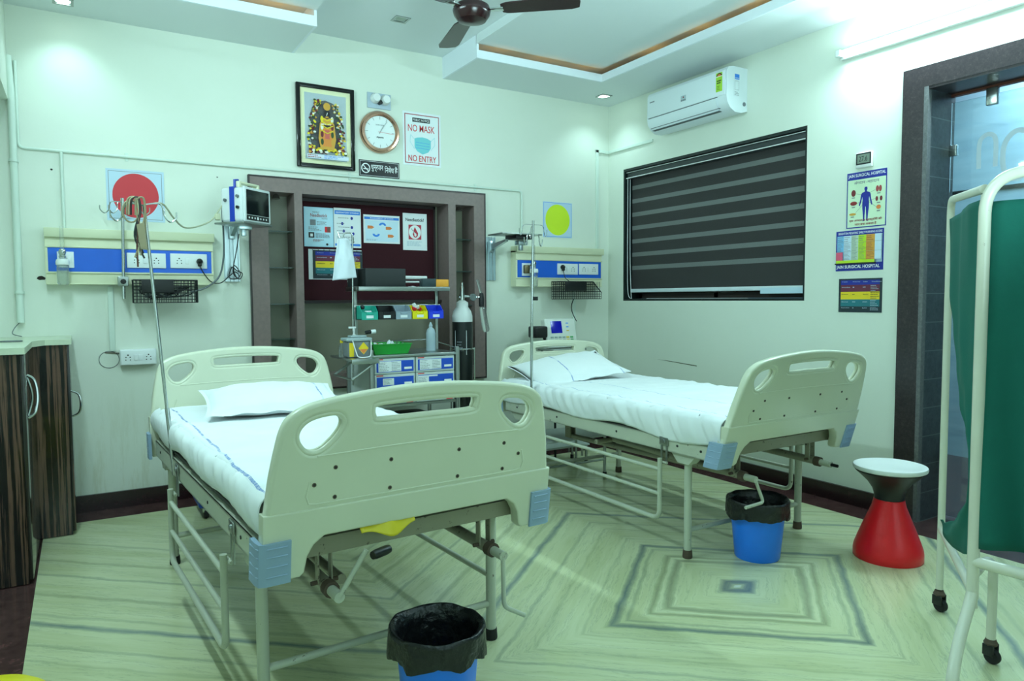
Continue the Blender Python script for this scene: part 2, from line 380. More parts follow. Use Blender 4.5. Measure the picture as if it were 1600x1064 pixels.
PAPER = mat('paper_white', (232, 238, 240), 0.4); INKB = C_('black', (26, 28, 32)); INKR = C_('red', (214, 40, 48)); INKN = C_('navy', (22, 40, 150)); INKW = C_('white', (240, 244, 244))
INKY = C_('yellow', (236, 206, 30)); INKG = C_('grey', (120, 126, 132)); INKT = C_('teal', (26, 112, 122)); INKM = C_('plum', (104, 36, 62)); INKC = C_('sky', (52, 132, 226)); INKO = C_('orange', (228, 130, 66))
def wall_b(o, x, z, y=0.0): o.location = (x, y, z); return o            # a sheet on the back wall, lower left corner
def wall_r(o, y, z, x=0.0): o.location = (x, y, z); o.rotation_euler.z = R(-90); return o

# ================================================================== THE ROOM
def panel_with_holes(axis, t0, t1, a0, a1, z0, z1, holes, m):
    """wall slab split into boxes around rectangular holes (a_lo, a_hi, z_lo, z_hi)"""
    b = MB(); As = sorted({a0, a1, *[h[0] for h in holes], *[h[1] for h in holes]}); Zs = sorted({z0, z1, *[h[2] for h in holes], *[h[3] for h in holes]})
    for i in range(len(As) - 1):
        for j in range(len(Zs) - 1):
            ca = (As[i] + As[i + 1]) / 2; cz = (Zs[j] + Zs[j + 1]) / 2
            if any(h[0] < ca < h[1] and h[2] < cz < h[3] for h in holes): continue
            if axis == 'Y': b.box((As[i], t0, Zs[j]), (As[i + 1], t1, Zs[j + 1]), m)
            else: b.box((t0, As[i], Zs[j]), (t1, As[i + 1], Zs[j + 1]), m)
    return b
YF = -6.7; XL = -4.62
structure(MB().box((XL - .2, YF - .2, -0.1), (2.4, 0.25, 0), FLOOR).build('floor', smooth=False))
structure(panel_with_holes('Y', 0, 0.25, XL - .2, 0.25, 0, 3.1, [(-2.95, -1.27, 0.67, 2.03)], WALL).build('wall_back', smooth=False))
structure(panel_with_holes('X', 0, 0.25, YF, 0, 0, 3.1, [(-1.965, -0.198, 1.227, 2.325), (-4.25, -2.70, 0, 2.372)], WALL).build('wall_right', smooth=False))
structure(MB().box((XL - .2, YF, 0), (XL, 0, 3.1), WALL).build('wall_left', smooth=False))
structure(MB().box((XL - .2, YF - .2, 0), (0.25, YF, 3.1), WALL).build('wall_front', smooth=False))
structure(MB().box((XL, YF, 2.36), (-4.238, -0.001, 3.06), WALL).build('trim_1', smooth=False))      # beam along the left wall
structure(MB().box((XL - .2, YF - .2, 3.04), (0.25, 0.25, 3.16), CEIL).build('ceiling', smooth=False))
b = MB(); b.box((-1.56, -0.522, 2.885), (-0.001, -0.001, 2.9), CEIL); b.box((-0.488, YF, 2.885), (-0.001, -0.522, 2.9), CEIL)
b.box((-1.575, -0.537, 2.885), (-0.503, -0.522, 2.94), CEILD); b.box((-0.503, YF, 2.885), (-0.488, -0.522, 2.94), CEILD)
b.box((-1.575, -0.522, 2.885), (-1.56, -0.001, 3.0395), CEILD); b.box((-1.575, -0.537, 2.94), (-1.56, -0.522, 2.979), CEILD)
structure(b.build('ceiling_tray_right', smooth=False)); 
structure(MB().box((-1.575, YF, 2.98), (-0.50, -0.535, 3.0395), CEIL).build('ceiling_panel_right', smooth=False))
b = MB(); b.box((-4.238, -0.525, 2.885), (-2.68, -0.001, 2.9), CEIL); b.box((-4.238, -0.54, 2.885), (-2.665, -0.525, 2.945), CEILD); b.box((-2.68, -0.525, 2.885), (-2.665, -0.001, 3.0395), CEILD); b.box((-2.68, -0.54, 2.945), (-2.665, -0.525, 2.979), CEILD)
structure(b.build('ceiling_tray_left', smooth=False)); structure(MB().box((-4.238, YF, 2.98), (-2.665, -0.538, 3.0395), CEIL).build('ceiling_panel_left', smooth=False))
# baseboards
b = MB().box((-4.0, -0.018, 0), (-0.018, 0, 0.10), SKIRT); structure(b.build('baseboard_back', smooth=False))
b = MB().box((-0.018, -2.585, 0), (0, -0.0, 0.10), SKIRT); structure(b.build('baseboard_right', smooth=False))
# warm LED strips lying in the ceiling coves
LED = mat('warm_led', (255, 210, 120), 0.5, emit=(255, 196, 96), estr=9)
def cove(x0, y0, x1, y1, label):
    o = MB().box((min(x0, x1) - .006, min(y0, y1) - .006, 2.9005), (max(x0, x1) + .006, max(y0, y1) + .006, 2.906), LED).build('cove_light_strip', smooth=False)
    tag(o, label, 'light')
for i, xx in enumerate((-1.40, -1.0, -0.62)): cove(xx, -0.44, xx + .16, -0.44, ['warm light strip in the ceiling slot above the right side, nearest the fan', 'warm light strip at the middle of the slot parallel to the back wall', 'warm light strip at the inner corner of the ceiling slot'][i])
for i, yy in enumerate((-0.85, -1.35, -1.8)): cove(-0.40, yy, -0.40, yy - .16, ['warm light strip in the slot above the air conditioner, nearest the room corner', 'warm light strip midway along the slot above the air conditioner', 'warm light strip in the slot beyond the air conditioner, nearest the door'][i])
cove(-3.05, -0.42, -2.75, -0.42, 'warm light strip in the end of the left ceiling tray')

# ---- window with blind
b = MB(); y0, y1, z0, z1 = -1.965, -0.198, 1.227, 2.325
b.box((0.002, y0, z1 - .02), (0.25, y1, z1), WINGRAN); b.box((0.002, y0, z0), (0.25, y1, z0 + .016), WINGRAN); b.box((0.002, y1 - .014, z0 + .016), (0.25, y1, z1 - .02), WINGRAN); b.box((0.002, y0, z0 + .016), (0.25, y0 + .014, z1 - .02), WINGRAN)
win = structure(b.build('window_1', smooth=False))
b = MB(); 
for a in (y0 + .02, (y0 + y1) / 2 - .02, y1 - .06): b.box((0.16, a, z0 + .02), (0.19, a + .04, z1 - .03), mat('window_aluminium', (70, 62, 58), 0.4))
b.box((0.16, y0 + .02, z0 + .02), (0.19, y1 - .02, z0 + .06), MATS['window_aluminium']); structure(b.build('window_frame', win, smooth=False))
structure(MB().box((0.172, y0 + .03, z0 + .05), (0.178, y1 - .03, z1 - .03), mat('dark_window_glass', (60, 50, 42), 0.08)).build('window_pane', win, smooth=False))
bl = thing('window_blind', 'charcoal and grey striped roller blind lowered over the window', 'blind')
MB().box((0.072, y0 + .012, 1.325), (0.0755, y1 - .03, 2.27), BLIND).build('fabric', bl, smooth=False)
b = MB(); b.rbox((0.02, y0 + .015, 2.245), (0.10, y1 - .016, 2.302), mat('blind_cassette', (52, 58, 60), 0.35), .018); b.tube([(0.018, y0 + .016, 2.25), (0.018, y1 - .018, 2.25)], .004, WHITE); b.tube([(0.018, y0 + .016, 2.296), (0.018, y1 - .018, 2.296)], .0025, WHITE); b.build('cassette', bl)
MB().rbox((0.055, y0 + .013, 1.296), (0.09, y1 - .028, 1.326), mat('blind_rail', (214, 226, 230), 0.3), .006).build('bottom_rail', bl)
b = MB(); b.tube(smooth_path([(0.03, y1 - .022, 2.25), (0.03, y1 - .020, 1.6), (0.035, y1 - .022, 1.30), (0.04, y1 - .06, 1.247), (0.05, y1 - .045, 1.29), (0.05, y1 - .03, 1.6), (0.05, y1 - .028, 2.25)], 8), .0028, WHITE, 6); b.build('pull_cord', bl)
b = MB(); b.box((0.05, -1.955, 1.275), (0.060, -1.58, 1.315), mat('paper_slip', (200, 226, 240), 0.5)); b.build('rail_sleeve', bl, smooth=False)

# ---- door with stone surround and glass leaf
dy0, dy1, dz = -4.25, -2.70, 2.372
b = MB(); b.box((-0.022, dy1, 0), (0.0, dy1 + .118, dz + .112), GRAN); b.box((-0.022, dy0 - .118, 0), (0.0, dy0, dz + .112), GRAN); b.box((-0.022, dy0, dz), (0.0, dy1, dz + .112), GRAN)
structure(b.build('door_frame', smooth=False))
b = MB(); b.box((-0.024, dy1 - .022, 0), (0.012, dy1, dz), GRANEDGE); b.box((-0.024, dy0, 0), (0.012, dy0 + .022, dz), GRANEDGE); b.box((-0.020, dy0 + .022, dz - .014), (0.25, dy1 - .022, dz), GRAN)
structure(b.build('trim_2', smooth=False))
b = MB(); b.box((0.012, dy1 - .022, 0), (0.25, dy1, dz - .014), TILE); b.box((0.012, dy0, 0), (0.25, dy0 + .022, dz - .014), TILE); structure(b.build('trim_3', smooth=False))
dr = structure(MB().box((0.205, dy0 + .03, 0.012), (0.215, dy1 - .026, 2.31), GLASS).build('door_1', smooth=False))
b = MB(); b.box((0.2045, dy0 + .03, 2.345), (0.235, dy1 - .022, 2.358), mat('transom_wood', (110, 60, 46), 0.5)); structure(b.build('door_header', dr, smooth=False))
for (yc, zc, dy_, dz_) in ((-2.93, 2.30, .055, .09), (-2.735, 2.05, .05, .06), (-2.735, 0.33, .03, .07)):
    structure(MB().rbox((0.195, yc - dy_ / 2, zc - dz_ / 2), (0.225, yc + dy_ / 2, zc + dz_ / 2), CHROME if zc > 1 else BLACK, .004).build('door_clip', dr))
FROST = mat('frosted_film', (226, 240, 250), 0.6, alpha=0.75)
b = MB()
def band(pts, wd):
    P = smooth_path([(p[0], p[1], 0) for p in pts], 8); L = [(0.2035, p.x, p.y) for p in P]; b.tube(L, wd, FROST, 6)
band([(y_ + .055, z_) for y_, z_ in ((-2.93, 1.93), (-2.93, 2.06), (-2.955, 2.10), (-2.99, 2.10), (-3.01, 2.06), (-3.01, 1.93))], .012)
ov = smooth_path([(-3.10, 1.86, 0), (-3.06, 1.92, 0), (-3.06, 2.03, 0), (-3.10, 2.09, 0), (-3.15, 2.09, 0), (-3.19, 2.03, 0), (-3.19, 1.92, 0), (-3.15, 1.86, 0)], 6, True)
b.tube([(0.2035, p.x + .065, p.y) for p in ov], .014, FROST, 6, closed=True)
b.M = Matrix.Translation((0.2035 * 0.97, 0, 0)) @ Matrix.Diagonal((0.03, 1, 1, 1)); 
for i in range(len(b.v)): b.v[i] = Vector((0.2030 + (b.v[i].x - 0.2035) * 0.05, b.v[i].y, b.v[i].z))
structure(b.build('door_lettering', dr))
b = MB(); b.tube([(0.16, -3.75, .85), (0.16, -3.75, 1.25)], .012, CHROME); structure(b.build('door_handle', dr))
structure(MB().box((1.9, -6.9, 0), (2.0, 0.2, 3.1), SHUT).build('wall_corridor', smooth=False))
structure(MB().box((0.25, -6.9, 3.04), (2.0, 0.2, 3.14), CEIL).build('ceiling_corridor', smooth=False))
structure(MB().box((0.25, 0.1, 0), (2.0, 0.2, 3.04), WALL).build('wall_corridor_end', smooth=False))
b = MB()
for zz in (1.2, 2.03): b.box((1.885, -6, zz), (1.9, 0.0, zz + .03), BLACK)
structure(b.build('trim_4', smooth=False))
area_light('corridor_lamp', (1.1, -3.0, 2.9), (1.3, -2.9, 0.5), 0.6, 2.4, 90, (0.62, 0.88, 1.0))

# ---- ceiling lights
def downlight(x, y, z, on, label, group=None):
    t = thing('ceiling_downlight', label, 'ceiling light', (x, y, z), 0, group)
    b = MB(); 
    for q in ((-.05, -.05, .05, -.036), (-.05, .036, .05, .05), (-.05, -.036, -.036, .036), (.036, -.036, .05, .036)): b.box((q[0], q[1], -.005), (q[2], q[3], 0), STEEL)
    b.build('bezel', t, smooth=False)
    m = mat('lamp_on', (255, 255, 255), 0.5, emit=(225, 255, 244), estr=14) if on else mat('lamp_off', (150, 165, 150), 0.3)
    MB().lathe([(0.0, -.004), (0.03, -.003), (0.036, 0.0)], m, n=24).build('lens', t); return t
downlight(-0.25, -0.245, 2.8848, True, 'lit square recessed downlight in the ceiling corner above the window wall')
downlight(-3.96, -0.2, 2.8848, True, 'lit recessed downlight at the far left of the ceiling, cut by the photo edge')
t = downlight(-2.118, -0.52, 3.0398, False, 'unlit square recessed ceiling lamp between the two dropped ceiling trays')
def tube_light(loc, rz, label):
    t = thing('tube_light', label, 'tube light', loc, rz)
    MB().rbox((-.62, 0.0, -.03), (.62, .03, .03), WHITE, .006).build('housing', t)
    MB().cyl((-.59, -.022, 0), (.59, -.022, 0), .013, mat('tube_on', (255, 255, 255), 0.4, emit=(218, 252, 255), estr=44)).build('tube', t)
    for s in (-1, 1): MB().rbox((s * .605 - .015, -.045, -.02), (s * .605 + .015, 0.0, .02), WHITE, .004).build('end_cap', t)
tube_light((-0.032, -2.82, 2.68), R(-90), 'lit white tube light fixed high on the wall above the glass door')
tube_light((-4.206, -1.75, 2.62), R(90), 'lit white tube light on the beam at the left side, outside the picture')

# ---- ceiling fan
fan = thing('ceiling_fan', 'dark brown ceiling fan with glossy blades', 'fan', (-2.133, -1.508, 3.015))
MB().lathe([(0, .0245), (.05, .0245), (.055, -.03), (.02, -.06), (.012, -.07), (.012, -.2)], WOODF, n=24).build('down_rod', fan)
MB().lathe([(0.012, -.19), (.05, -.205), (.065, -.225), (.092, -.24), (.10, -.262), (.094, -.285), (.075, -.312), (.03, -.322), (0, -.323)], WOODF, n=40).build('motor_housing', fan)
for a in (-43, 77, 197):
    b = MB(); b.M = Matrix.Rotation(R(a), 4, 'Z') @ Matrix.Translation((0, 0, -.262))
    b.rbox((.10, -.022, -.006), (.17, .022, .002), CHROME, .003); b.build('blade_arm', fan)
    b = MB(); b.M = Matrix.Rotation(R(a), 4, 'Z') @ Matrix.Translation((.16, 0, -.262)) @ Matrix.Rotation(R(-8), 4, 'X')
    b.prism([(0, -.035), (.03, -.048), (.36, -.062), (.40, -.05), (.41, 0), (.40, .05), (.36, .062), (.03, .048), (0, .035)], -.003, .004, WOODF, 'Z'); b.build('blade', fan)

# ================================================================== DISPLAY NICHE
ni = thing('wall_display_unit', 'taupe framed wall niche with narrow glass shelf columns on both sides', 'wall unit', (0, 0, 0))
b = MB(); X0, X1, Z0, Z1 = -2.975, -1.243, 0.645, 2.05
fx = [(X0, -2.865), (-2.693, -2.64), (-1.553, -1.492), (-1.335, X1)]
for a, c in fx: b.box((a, -.03, Z0 + .09), (c, .0, Z1 - .09), DBROWN)
b.box((X0, -.03, Z1 - .09), (X1, .0, Z1), DBROWN); b.box((X0, -.03, Z0), (X1, .0, Z0 + .09), DBROWN)
b.build('frame', ni, smooth=False)
b = MB(); b.box((X0 - .008, -.034, Z0 - .012), (X1 + .008, 0, Z0), DBROWN2); b.box((X0 - .008, -.034, Z1), (X1 + .008, 0, Z1 + .01), DBROWN2); b.box((X0 - .008, -.034, Z0), (X0, 0, Z1), DBROWN2); b.box((X1, -.034, Z0), (X1 + .008, 0, Z1), DBROWN2)
b.build('edging', ni, smooth=False)
b = MB(); zt = Z1 - .09; zb = Z0 + .09; dp = .17
for a, c in ((-2.865, -2.693), (-2.64, -1.553), (-1.492, -1.335)):
    b.box((a - .012, 0, zb), (a, dp, zt), DBROWN); b.box((c, 0, zb), (c + .012, dp, zt), DBROWN); b.box((a - .012, 0, zt), (c + .012, dp, zt + .012), DBROWN); b.box((a - .012, 0, zb - .012), (c + .012, dp, zb), DBROWN)
b.build('side_panel', ni, smooth=False)
b = MB(); b.box((-2.877, dp, zb - .012), (-1.323, dp + .01, zt + .012), NICHEB); b.build('back_panel', ni, smooth=False)
SG = mat('shelf_glass', (176, 214, 204), 0.05, trans=0.9)
for z in (1.707, 1.465, 1.222, .985): MB().box((-2.865, 0.015, z - .004), (-2.693, dp, z + .004), SG).build('glass_shelf', ni, smooth=False)
for z in (1.704, 1.46, 1.2, .97): MB().box((-1.492, 0.015, z - .004), (-1.335, dp, z + .004), SG).build('glass_shelf', ni, smooth=False)
for x in (-2.79, -1.42): MB().lathe([(0.008, .0), (.02, -.012), (.026, -.035), (.02, -.037), (0, -.03)], CHROME, (x, .06, zt), 20).build('spot_lamp', ni)
b = MB(); b.box((-2.64, .10, 1.225), (-1.553, dp, 1.245), DBROWN2); b.build('board_ledge', ni, smooth=False)
pb_ = thing('pin_board', 'maroon felt pin board with a dark edge inside the wall niche', 'pin board')
MB().box((-2.625, .135, 1.246), (-1.60, dp - .001, 1.935), MAROON).build('felt', pb_, smooth=False)
b = MB(); b.box((-2.64, .13, 1.246), (-2.625, dp - .001, 1.955), DBROWN2); b.box((-1.60, .13, 1.246), (-1.585, dp - .001, 1.955), DBROWN2); b.box((-2.64, .13, 1.935), (-1.585, dp - .001, 1.955), DBROWN2); b.build('edge_strip', pb_, smooth=False)

# ---- notices pinned on the board
BY = 0.1345
def fin(s, name, label, cat, x, z, y=0.0, group=None):
    o = s.build(name, smooth=False, recalc=False); tag(o, label, cat, group); return wall_b(o, x, z, y)
s = Sheet(.208, .275, mat('paper_lightblue', (176, 220, 240), 0.35)); s.rect(.008, .008, .2, .267, C_('paleblue', (190, 228, 244))); s.text('PREVENT', .06, .235, .11, .245, INKG, .01); s.text('Needlestick', .045, .207, .165, .231, C_('brick', (150, 60, 60)), .015); s.text('injuries', .125, .19, .165, .203, INKG, .01)
s.rect(.042, .148, .082, .188, INKG); s.lines(.09, .15, .16, .178, 3, INKG, 2); s.rect(.145, .102, .186, .142, INKR); s.rect(.162, .104, .184, .14, C_('skin', (120, 80, 70))); s.lines(.03, .11, .13, .14, 4, INKG, 3); s.rect(.03, .062, .07, .1, INKB); s.rect(.042, .07, .06, .09, PAPER); s.lines(.08, .062, .185, .096, 4, INKG, 4); s.lines(.06, .036, .15, .052, 2, C_('brick', (150, 60, 60)), 5); s.ell(.16, .018, .008, .008, INKB)
fin(s, 'poster', 'pale blue needlestick safety poster, leftmost on the maroon board', 'poster', -2.588, 1.622, BY)
s = Sheet(.198, .28, PAPER); s.rect(.006, .235, .192, .262, INKC); s.text('RESPIRATORY HYGIENE', .015, .243, .183, .254, INKW, .008); s.rect(.006, .012, .192, .028, INKC)
for i, (px, pz) in enumerate(((.13, .21), (.06, .17), (.13, .145), (.07, .118), (.14, .10))): s.ell(px, pz, .009, .011, INKN); s.lines(.02 if i % 2 else .03, pz - .006, .11 if i % 2 else .115, pz + .006, 1, INKG, i, .3)
s.lines(.02, .05, .17, .08, 3, INKG, 9, .3)
fin(s, 'poster', 'white poster with a blue heading strip, second from left on the maroon board', 'poster', -2.376, 1.622, BY)
s = Sheet(.28, .205, PAPER); s.rect(.006, .172, .274, .19, INKC); s.text('MANAGEMENT OF SHARPS', .05, .177, .23, .186, INKW, .008); s.rect(.012, .012, .268, .166, C_('ice', (206, 230, 244)))
def arrow(s, x, z, w, h, m): s.poly([(x, z - h / 2), (x + w * .7, z - h / 2), (x + w, z), (x + w * .7, z + h / 2), (x, z + h / 2)], m)
for ax, az in ((.03, .115), (.17, .112), (.185, .055)): arrow(s, ax, az, .05, .022, INKO)
for ax, az, f in ((.145, .13, 1), (.095, .068, -1)):
    s.ell(ax, az, .028, .022 , INKC, 20, 0 if f > 0 else 180, 180 if f > 0 else 360); s.ell(ax, az, .012, .009, C_('ice', (206, 230, 244)), 12)
s.lines(.02, .018, .15, .03, 2, INKG, 3, .3)
fin(s, 'poster', 'wide white poster with blue curved and orange arrows on the board', 'poster', -2.158, 1.662, BY)
s = Sheet(.195, .275, PAPER); s.text('Needlestick?', .022, .215, .17, .24, INKB, .025); s.rect(.045, .08, .148, .19, C_('rose', (190, 44, 66))); s.ell(.0965, .135, .049, .052, INKW)
s.poly([(.096, .175), (.082, .14), (.078, .118), (.088, .098), (.105, .094), (.12, .108), (.122, .128), (.11, .148), (.104, .16)], C_('rose', (190, 44, 66))); s.ell(.1, .115, .009, .013, INKW); s.line((.068, .16), (.104, .112), .008, INKW); s.line((.066, .163), (.09, .13), .004, INKG)
s.lines(.03, .03, .165, .068, 4, C_('pale', (170, 190, 205)), 6, .4)
fin(s, 'poster', 'white needlestick notice with a red square droplet picture, rightmost on the board', 'poster', -1.852, 1.62, BY)
def triage(w, h, border):
    s = Sheet(w, h, border); m = .05 * w; top = h * .95; hh = h * .9; ys = [top, top - hh * .15, top - hh * .38, top - hh * .63, top - hh * .86, h * .05]
    cols = (INKN, INKM, INKY, INKT, C_('slate', (26, 44, 52)))
    for i in range(5): s.rect(m, ys[i + 1], w - m, ys[i], cols[i])
    xs = [m + (w - 2 * m) * f for f in (0.03, .32, .58, .80)]
    for i, row in enumerate((('Triage', 'Priority', 'Color', 'Conditions'), ('Immediate', 'I', 'RED', ''), ('Delayed', 'II', 'YELLOW', ''), ('Minimal', 'III', 'GREEN', ''), ('Expectant', '0', 'BLACK', ''))):
        zc = ys[i] - (ys[i] - ys[i + 1]) * .35; hh_ = h * .03
        for x, tx in zip(xs, row):
            if tx: s.text(tx, x, zc - hh_ / 2, x + w * .022 * max(1.5, len(tx)), zc + hh_ / 2, INKB if i == 2 else C_('pale', (170, 190, 205)), .02)
        if i: s.lines(xs[3] - w * .02, ys[i + 1] + h * .01, w - m * 1.1, ys[i] - h * .01, 4, INKB if i == 2 else C_('pale', (170, 190, 205)), i, .35)
    return s
s = triage(.36, .20, C_('slate', (26, 44, 52)))
b2 = Sheet(.385, .212, PAPER); b2.M = Matrix.Identity(4)
for vs_, f_, k_ in [(s.v, s.f, s.fm)]:
    for f, k in zip(f_, k_): b2.add([Vector((vs_[i].x + .03, vs_[i].y - .0035, vs_[i].z + .006)) for i in f], [tuple(range(len(f)))], s.mats[k])
for i in range(9): b2.ell(.03 + i * .04, .208, .004, .002, INKB, 8)
fin(b2, 'poster', 'colour banded triage chart in a white paper margin, lower left on the maroon board', 'poster', -2.562, 1.393, BY)

# ================================================================== ON THE BACK WALL
# framed picture
pic = thing('framed_picture', 'black framed picture of a garlanded golden altar figure behind glass', 'picture', (-2.664, 0, 2.142))
W_, H_ = .40, .555; b = MB(); t_ = .028
b.rbox((0, -.028, 0), (t_, -.001, H_), BLACKG, .006); b.rbox((W_ - t_, -.028, 0), (W_, -.001, H_), BLACKG, .006); b.rbox((t_ - .006, -.028, 0), (W_ - t_ + .006, -.001, t_), BLACKG, .006); b.rbox((t_ - .006, -.028, H_ - t_), (W_ - t_ + .006, -.001, H_), BLACKG, .006); b.build('frame', pic)
s = Sheet(W_ - 2 * t_ + .01, H_ - 2 * t_ + .01, mat('cream_mount', (238, 238, 190), 0.4), .012); s.rect(.034, .034, .32, .475, C_('silver', (178, 194, 200), .4))
s.poly([(.07, .09), (.07, .33), (.085, .38), (.12, .42), (.175, .435), (.23, .42), (.265, .38), (.28, .33), (.28, .09)], INKB)
q = random.Random(5)
FL = [C_('marigold', (236, 214, 40)), C_('flower_white', (232, 232, 220)), C_('maroonf', (110, 30, 44)), C_('leaf', (44, 74, 36)), C_('gold', (214, 160, 60))]
for k in range(230):
    tt = q.random(); side = q.choice((-1, 1)); xx = .175 + side * (.055 + .05 * math.sin(tt * 2.2) + .022 * q.uniform(-1, 1)); zz = .43 - tt * .36 + .01 * q.uniform(-1, 1)
    s.ell(xx, zz, .006 + .004 * q.random(), .007, q.choice(FL), 8)
for k in range(60): s.ell(.05 + .255 * q.random(), .075 + .035 * q.random(), .011, .009, q.choice(FL), 8)
s.poly([(.13, .10), (.115, .17), (.125, .27), (.15, .31), (.20, .31), (.225, .27), (.235, .17), (.22, .10)], C_('gold', (214, 160, 60))); s.poly([(.145, .12), (.135, .19), (.15, .24), (.20, .24), (.215, .19), (.205, .12)], C_('saffron', (226, 140, 60)))
[s.ell(.175 + sx_ * .035, zz_, .010, .022, FL[(k_ + (sx_ > 0)) % 5], 10) for k_, zz_ in enumerate((.30, .25, .20, .15)) for sx_ in (-1, 1)]; s.rect(.152, .245, .198, .262, INKB); [s.ell(.152 + .0115 * k_, .268, .004, .004, INKW, 8) for k_ in range(5)]; s.rect(.16, .17, .19, .23, C_('rosy', (206, 96, 84))); s.ell(.175, .335, .021, .032, INKB); s.ell(.175, .315, .012, .006, C_('gold', (214, 160, 60)), 12); s.ell(.175, .385, .024, .026, C_('gold', (214, 160, 60))); s.line((.172, .325), (.178, .345), .004, INKW)
for zz in (.30, .275, .25, .215): s.line((.135, zz + .01), (.175, zz - .008), .006, C_('marigold', (236, 214, 40))); s.line((.175, zz - .008), (.215, zz + .01), .006, C_('marigold', (236, 214, 40)))
s.rect(.034, .034, .32, .062, C_('caption', (214, 224, 236))); s.lines(.04, .037, .14, .06, 2, C_('brick', (150, 60, 60)), 4, .5); s.lines(.15, .037, .31, .06, 3, INKC, 5, .4)
o = s.build('picture', pic, smooth=False, recalc=False); o.location = (t_ - .005, -.002, t_ - .005)
MB().box((t_, -.0175, t_), (W_ - t_, -.0170, H_ - t_), mat('picture_glass', (255, 255, 255), 0.04, alpha=0.06)).build('glass', pic, smooth=False)
# clock
ck = thing('wall_clock', 'round wall clock with a copper coloured rim showing ten past one', 'clock', (-2.078, 0, 2.432))
COPPER = mat('copper_rim', (204, 160, 136), 0.2, 0.85)
MB().lathe([(.146, -.002), (.148, -.02), (.138, -.036), (.124, -.038), (.116, -.026), (.112, -.022)], COPPER, n=56, axis='Y', caps=False).build('rim', ck)
s = Sheet(.001, .001, INKG, .0001); s.lathe([(0, -.020), (.118, -.020), (.118, -.003)], mat('clock_face', (236, 244, 244), 0.4), n=48, axis='Y'); s.t = -.0203
for k in range(12):
    a = R(90 - 30 * k); s.line((.088 * math.cos(a), .088 * math.sin(a)), (.108 * math.cos(a), .108 * math.sin(a)), .0025, INKG)
s.text('SCIENTIFIC', -.032, .045, .032, .053, INKG, .01); s.text('Ajanta', -.028, -.045, .026, -.030, INKB, .02); s.build('dial', ck, smooth=False, recalc=False)
for a, l_, w_, m_, k in ((60, .058, .005, CHROME, 0), (56, .092, .004, CHROME, 1), (-4, .10, .0018, INKR, 2)):
    s = Sheet(.001, .001, m_, .0001); s.t = -.0225 - k * .001; s.line((-.014 * math.cos(R(a)), -.014 * math.sin(R(a))), (l_ * math.cos(R(a)), l_ * math.sin(R(a))), w_, m_); s.build('clock_hand', ck, smooth=False, recalc=False)
# bulb holder plate
t = thing('bulb_holder_plate', 'small grey wall plate with two round white bulb holders above the clock', 'light fitting', (-2.164, 0, 2.597))
MB().rbox((0, -.008, 0), (.175, 0, .108), mat('plate_grey', (176, 192, 206), 0.4), .003).build('plate', t)
for x, z in ((.055, .066), (.128, .062)):
    MB().lathe([(.034, -.008), (.036, -.02), (.03, -.04), (.026, -.055), (0, -.056)], WHITE, (x, 0, z), 28, 'Y').build('bulb_holder', t)
MB().lathe([(.014, -.008), (.016, -.035), (0, -.037)], BLACK, (.088, 0, .04), 20, 'Y').build('knob', t)
# notices
s = Sheet(.302, .386, PAPER); s.frame(.014, .016, .288, .37, .006, C_('brick2', (170, 60, 70))); s.rect(.075, .315, .215, .345, INKB); s.text('PUBLIC NOTICE', .082, .322, .208, .338, INKW, .008); s.text('NO MASK', .04, .245, .252, .295, INKR, .006)
s.poly([(.09, .135), (.09, .195), (.115, .205), (.155, .21), (.195, .203), (.22, .19), (.22, .135), (.20, .105), (.155, .085), (.11, .105)], C_('mask', (120, 206, 214))); s.line((.10, .17), (.21, .165), .002, INKC); s.line((.10, .15), (.21, .145), .002, INKC); s.line((.10, .13), (.21, .125), .002, INKC)
for a, c in (((.09, .19), (.06, .22)), ((.06, .22), (.055, .17)), ((.055, .17), (.09, .12)), ((.22, .185), (.25, .215)), ((.25, .215), (.252, .16)), ((.252, .16), (.22, .12))): s.line(a, c, .002, C_('mask', (120, 206, 214)))
s.text('NO ENTRY', .04, .03, .262, .075, INKR, .006)
fin(s, 'notice_sign', 'white notice reading NO MASK NO ENTRY with a blue mask', 'sign', -1.898, 2.226)
s = Sheet(.30, .113, mat('sign_black', (20, 22, 26), 0.3), .005); s.frame(.006, .006, .294, .107, .002, INKW); s.ell(.048, .057, .033, .035, INKW); s.ell(.048, .057, .026, .028, mat('sign_black2', (22, 24, 28), 0.3)); s.line((.028, .078), (.068, .036), .006, INKW); s.line((.03, .052), (.06, .052), .007, INKW); s.line((.062, .052), (.068, .052), .007, INKW)
s.text('\u0927\u0941\u092e\u094d\u0930\u092a\u093e\u0928', .088, .036, .178, .084, INKW, .008); s.text('\u093f\u0928\u0937\u0947\u0927', .188, .036, .258, .084, INKW, .008); s.text('\u0939\u0948', .264, .036, .286, .084, INKW, .008)
fin(s, 'no_smoking_sign', 'small black no smoking sign with white lettering below the clock', 'sign', -2.231, 2.118)
s = Sheet(.31, .305, mat('card_blue', (190, 214, 232), 0.4)); s.frame(.012, .012, .298, .293, .0025, INKG); s.ell(.155, .152, .124, .132, C_('disc_red', (206, 50, 60)), 48)
fin(s, 'zone_card', 'square card with a large red disc above the left bed', 'poster', -3.782, 1.728)
s = Sheet(.29, .29, mat('card_blue', (190, 214, 232), 0.4)); s.frame(.006, .006, .284, .284, .003, INKC); s.ell(.145, .145, .122, .126, C_('disc_yellow', (206, 232, 40)), 48)
fin(s, 'zone_card', 'square card with a large yellow disc above the right bed', 'poster', -.682, 1.752)

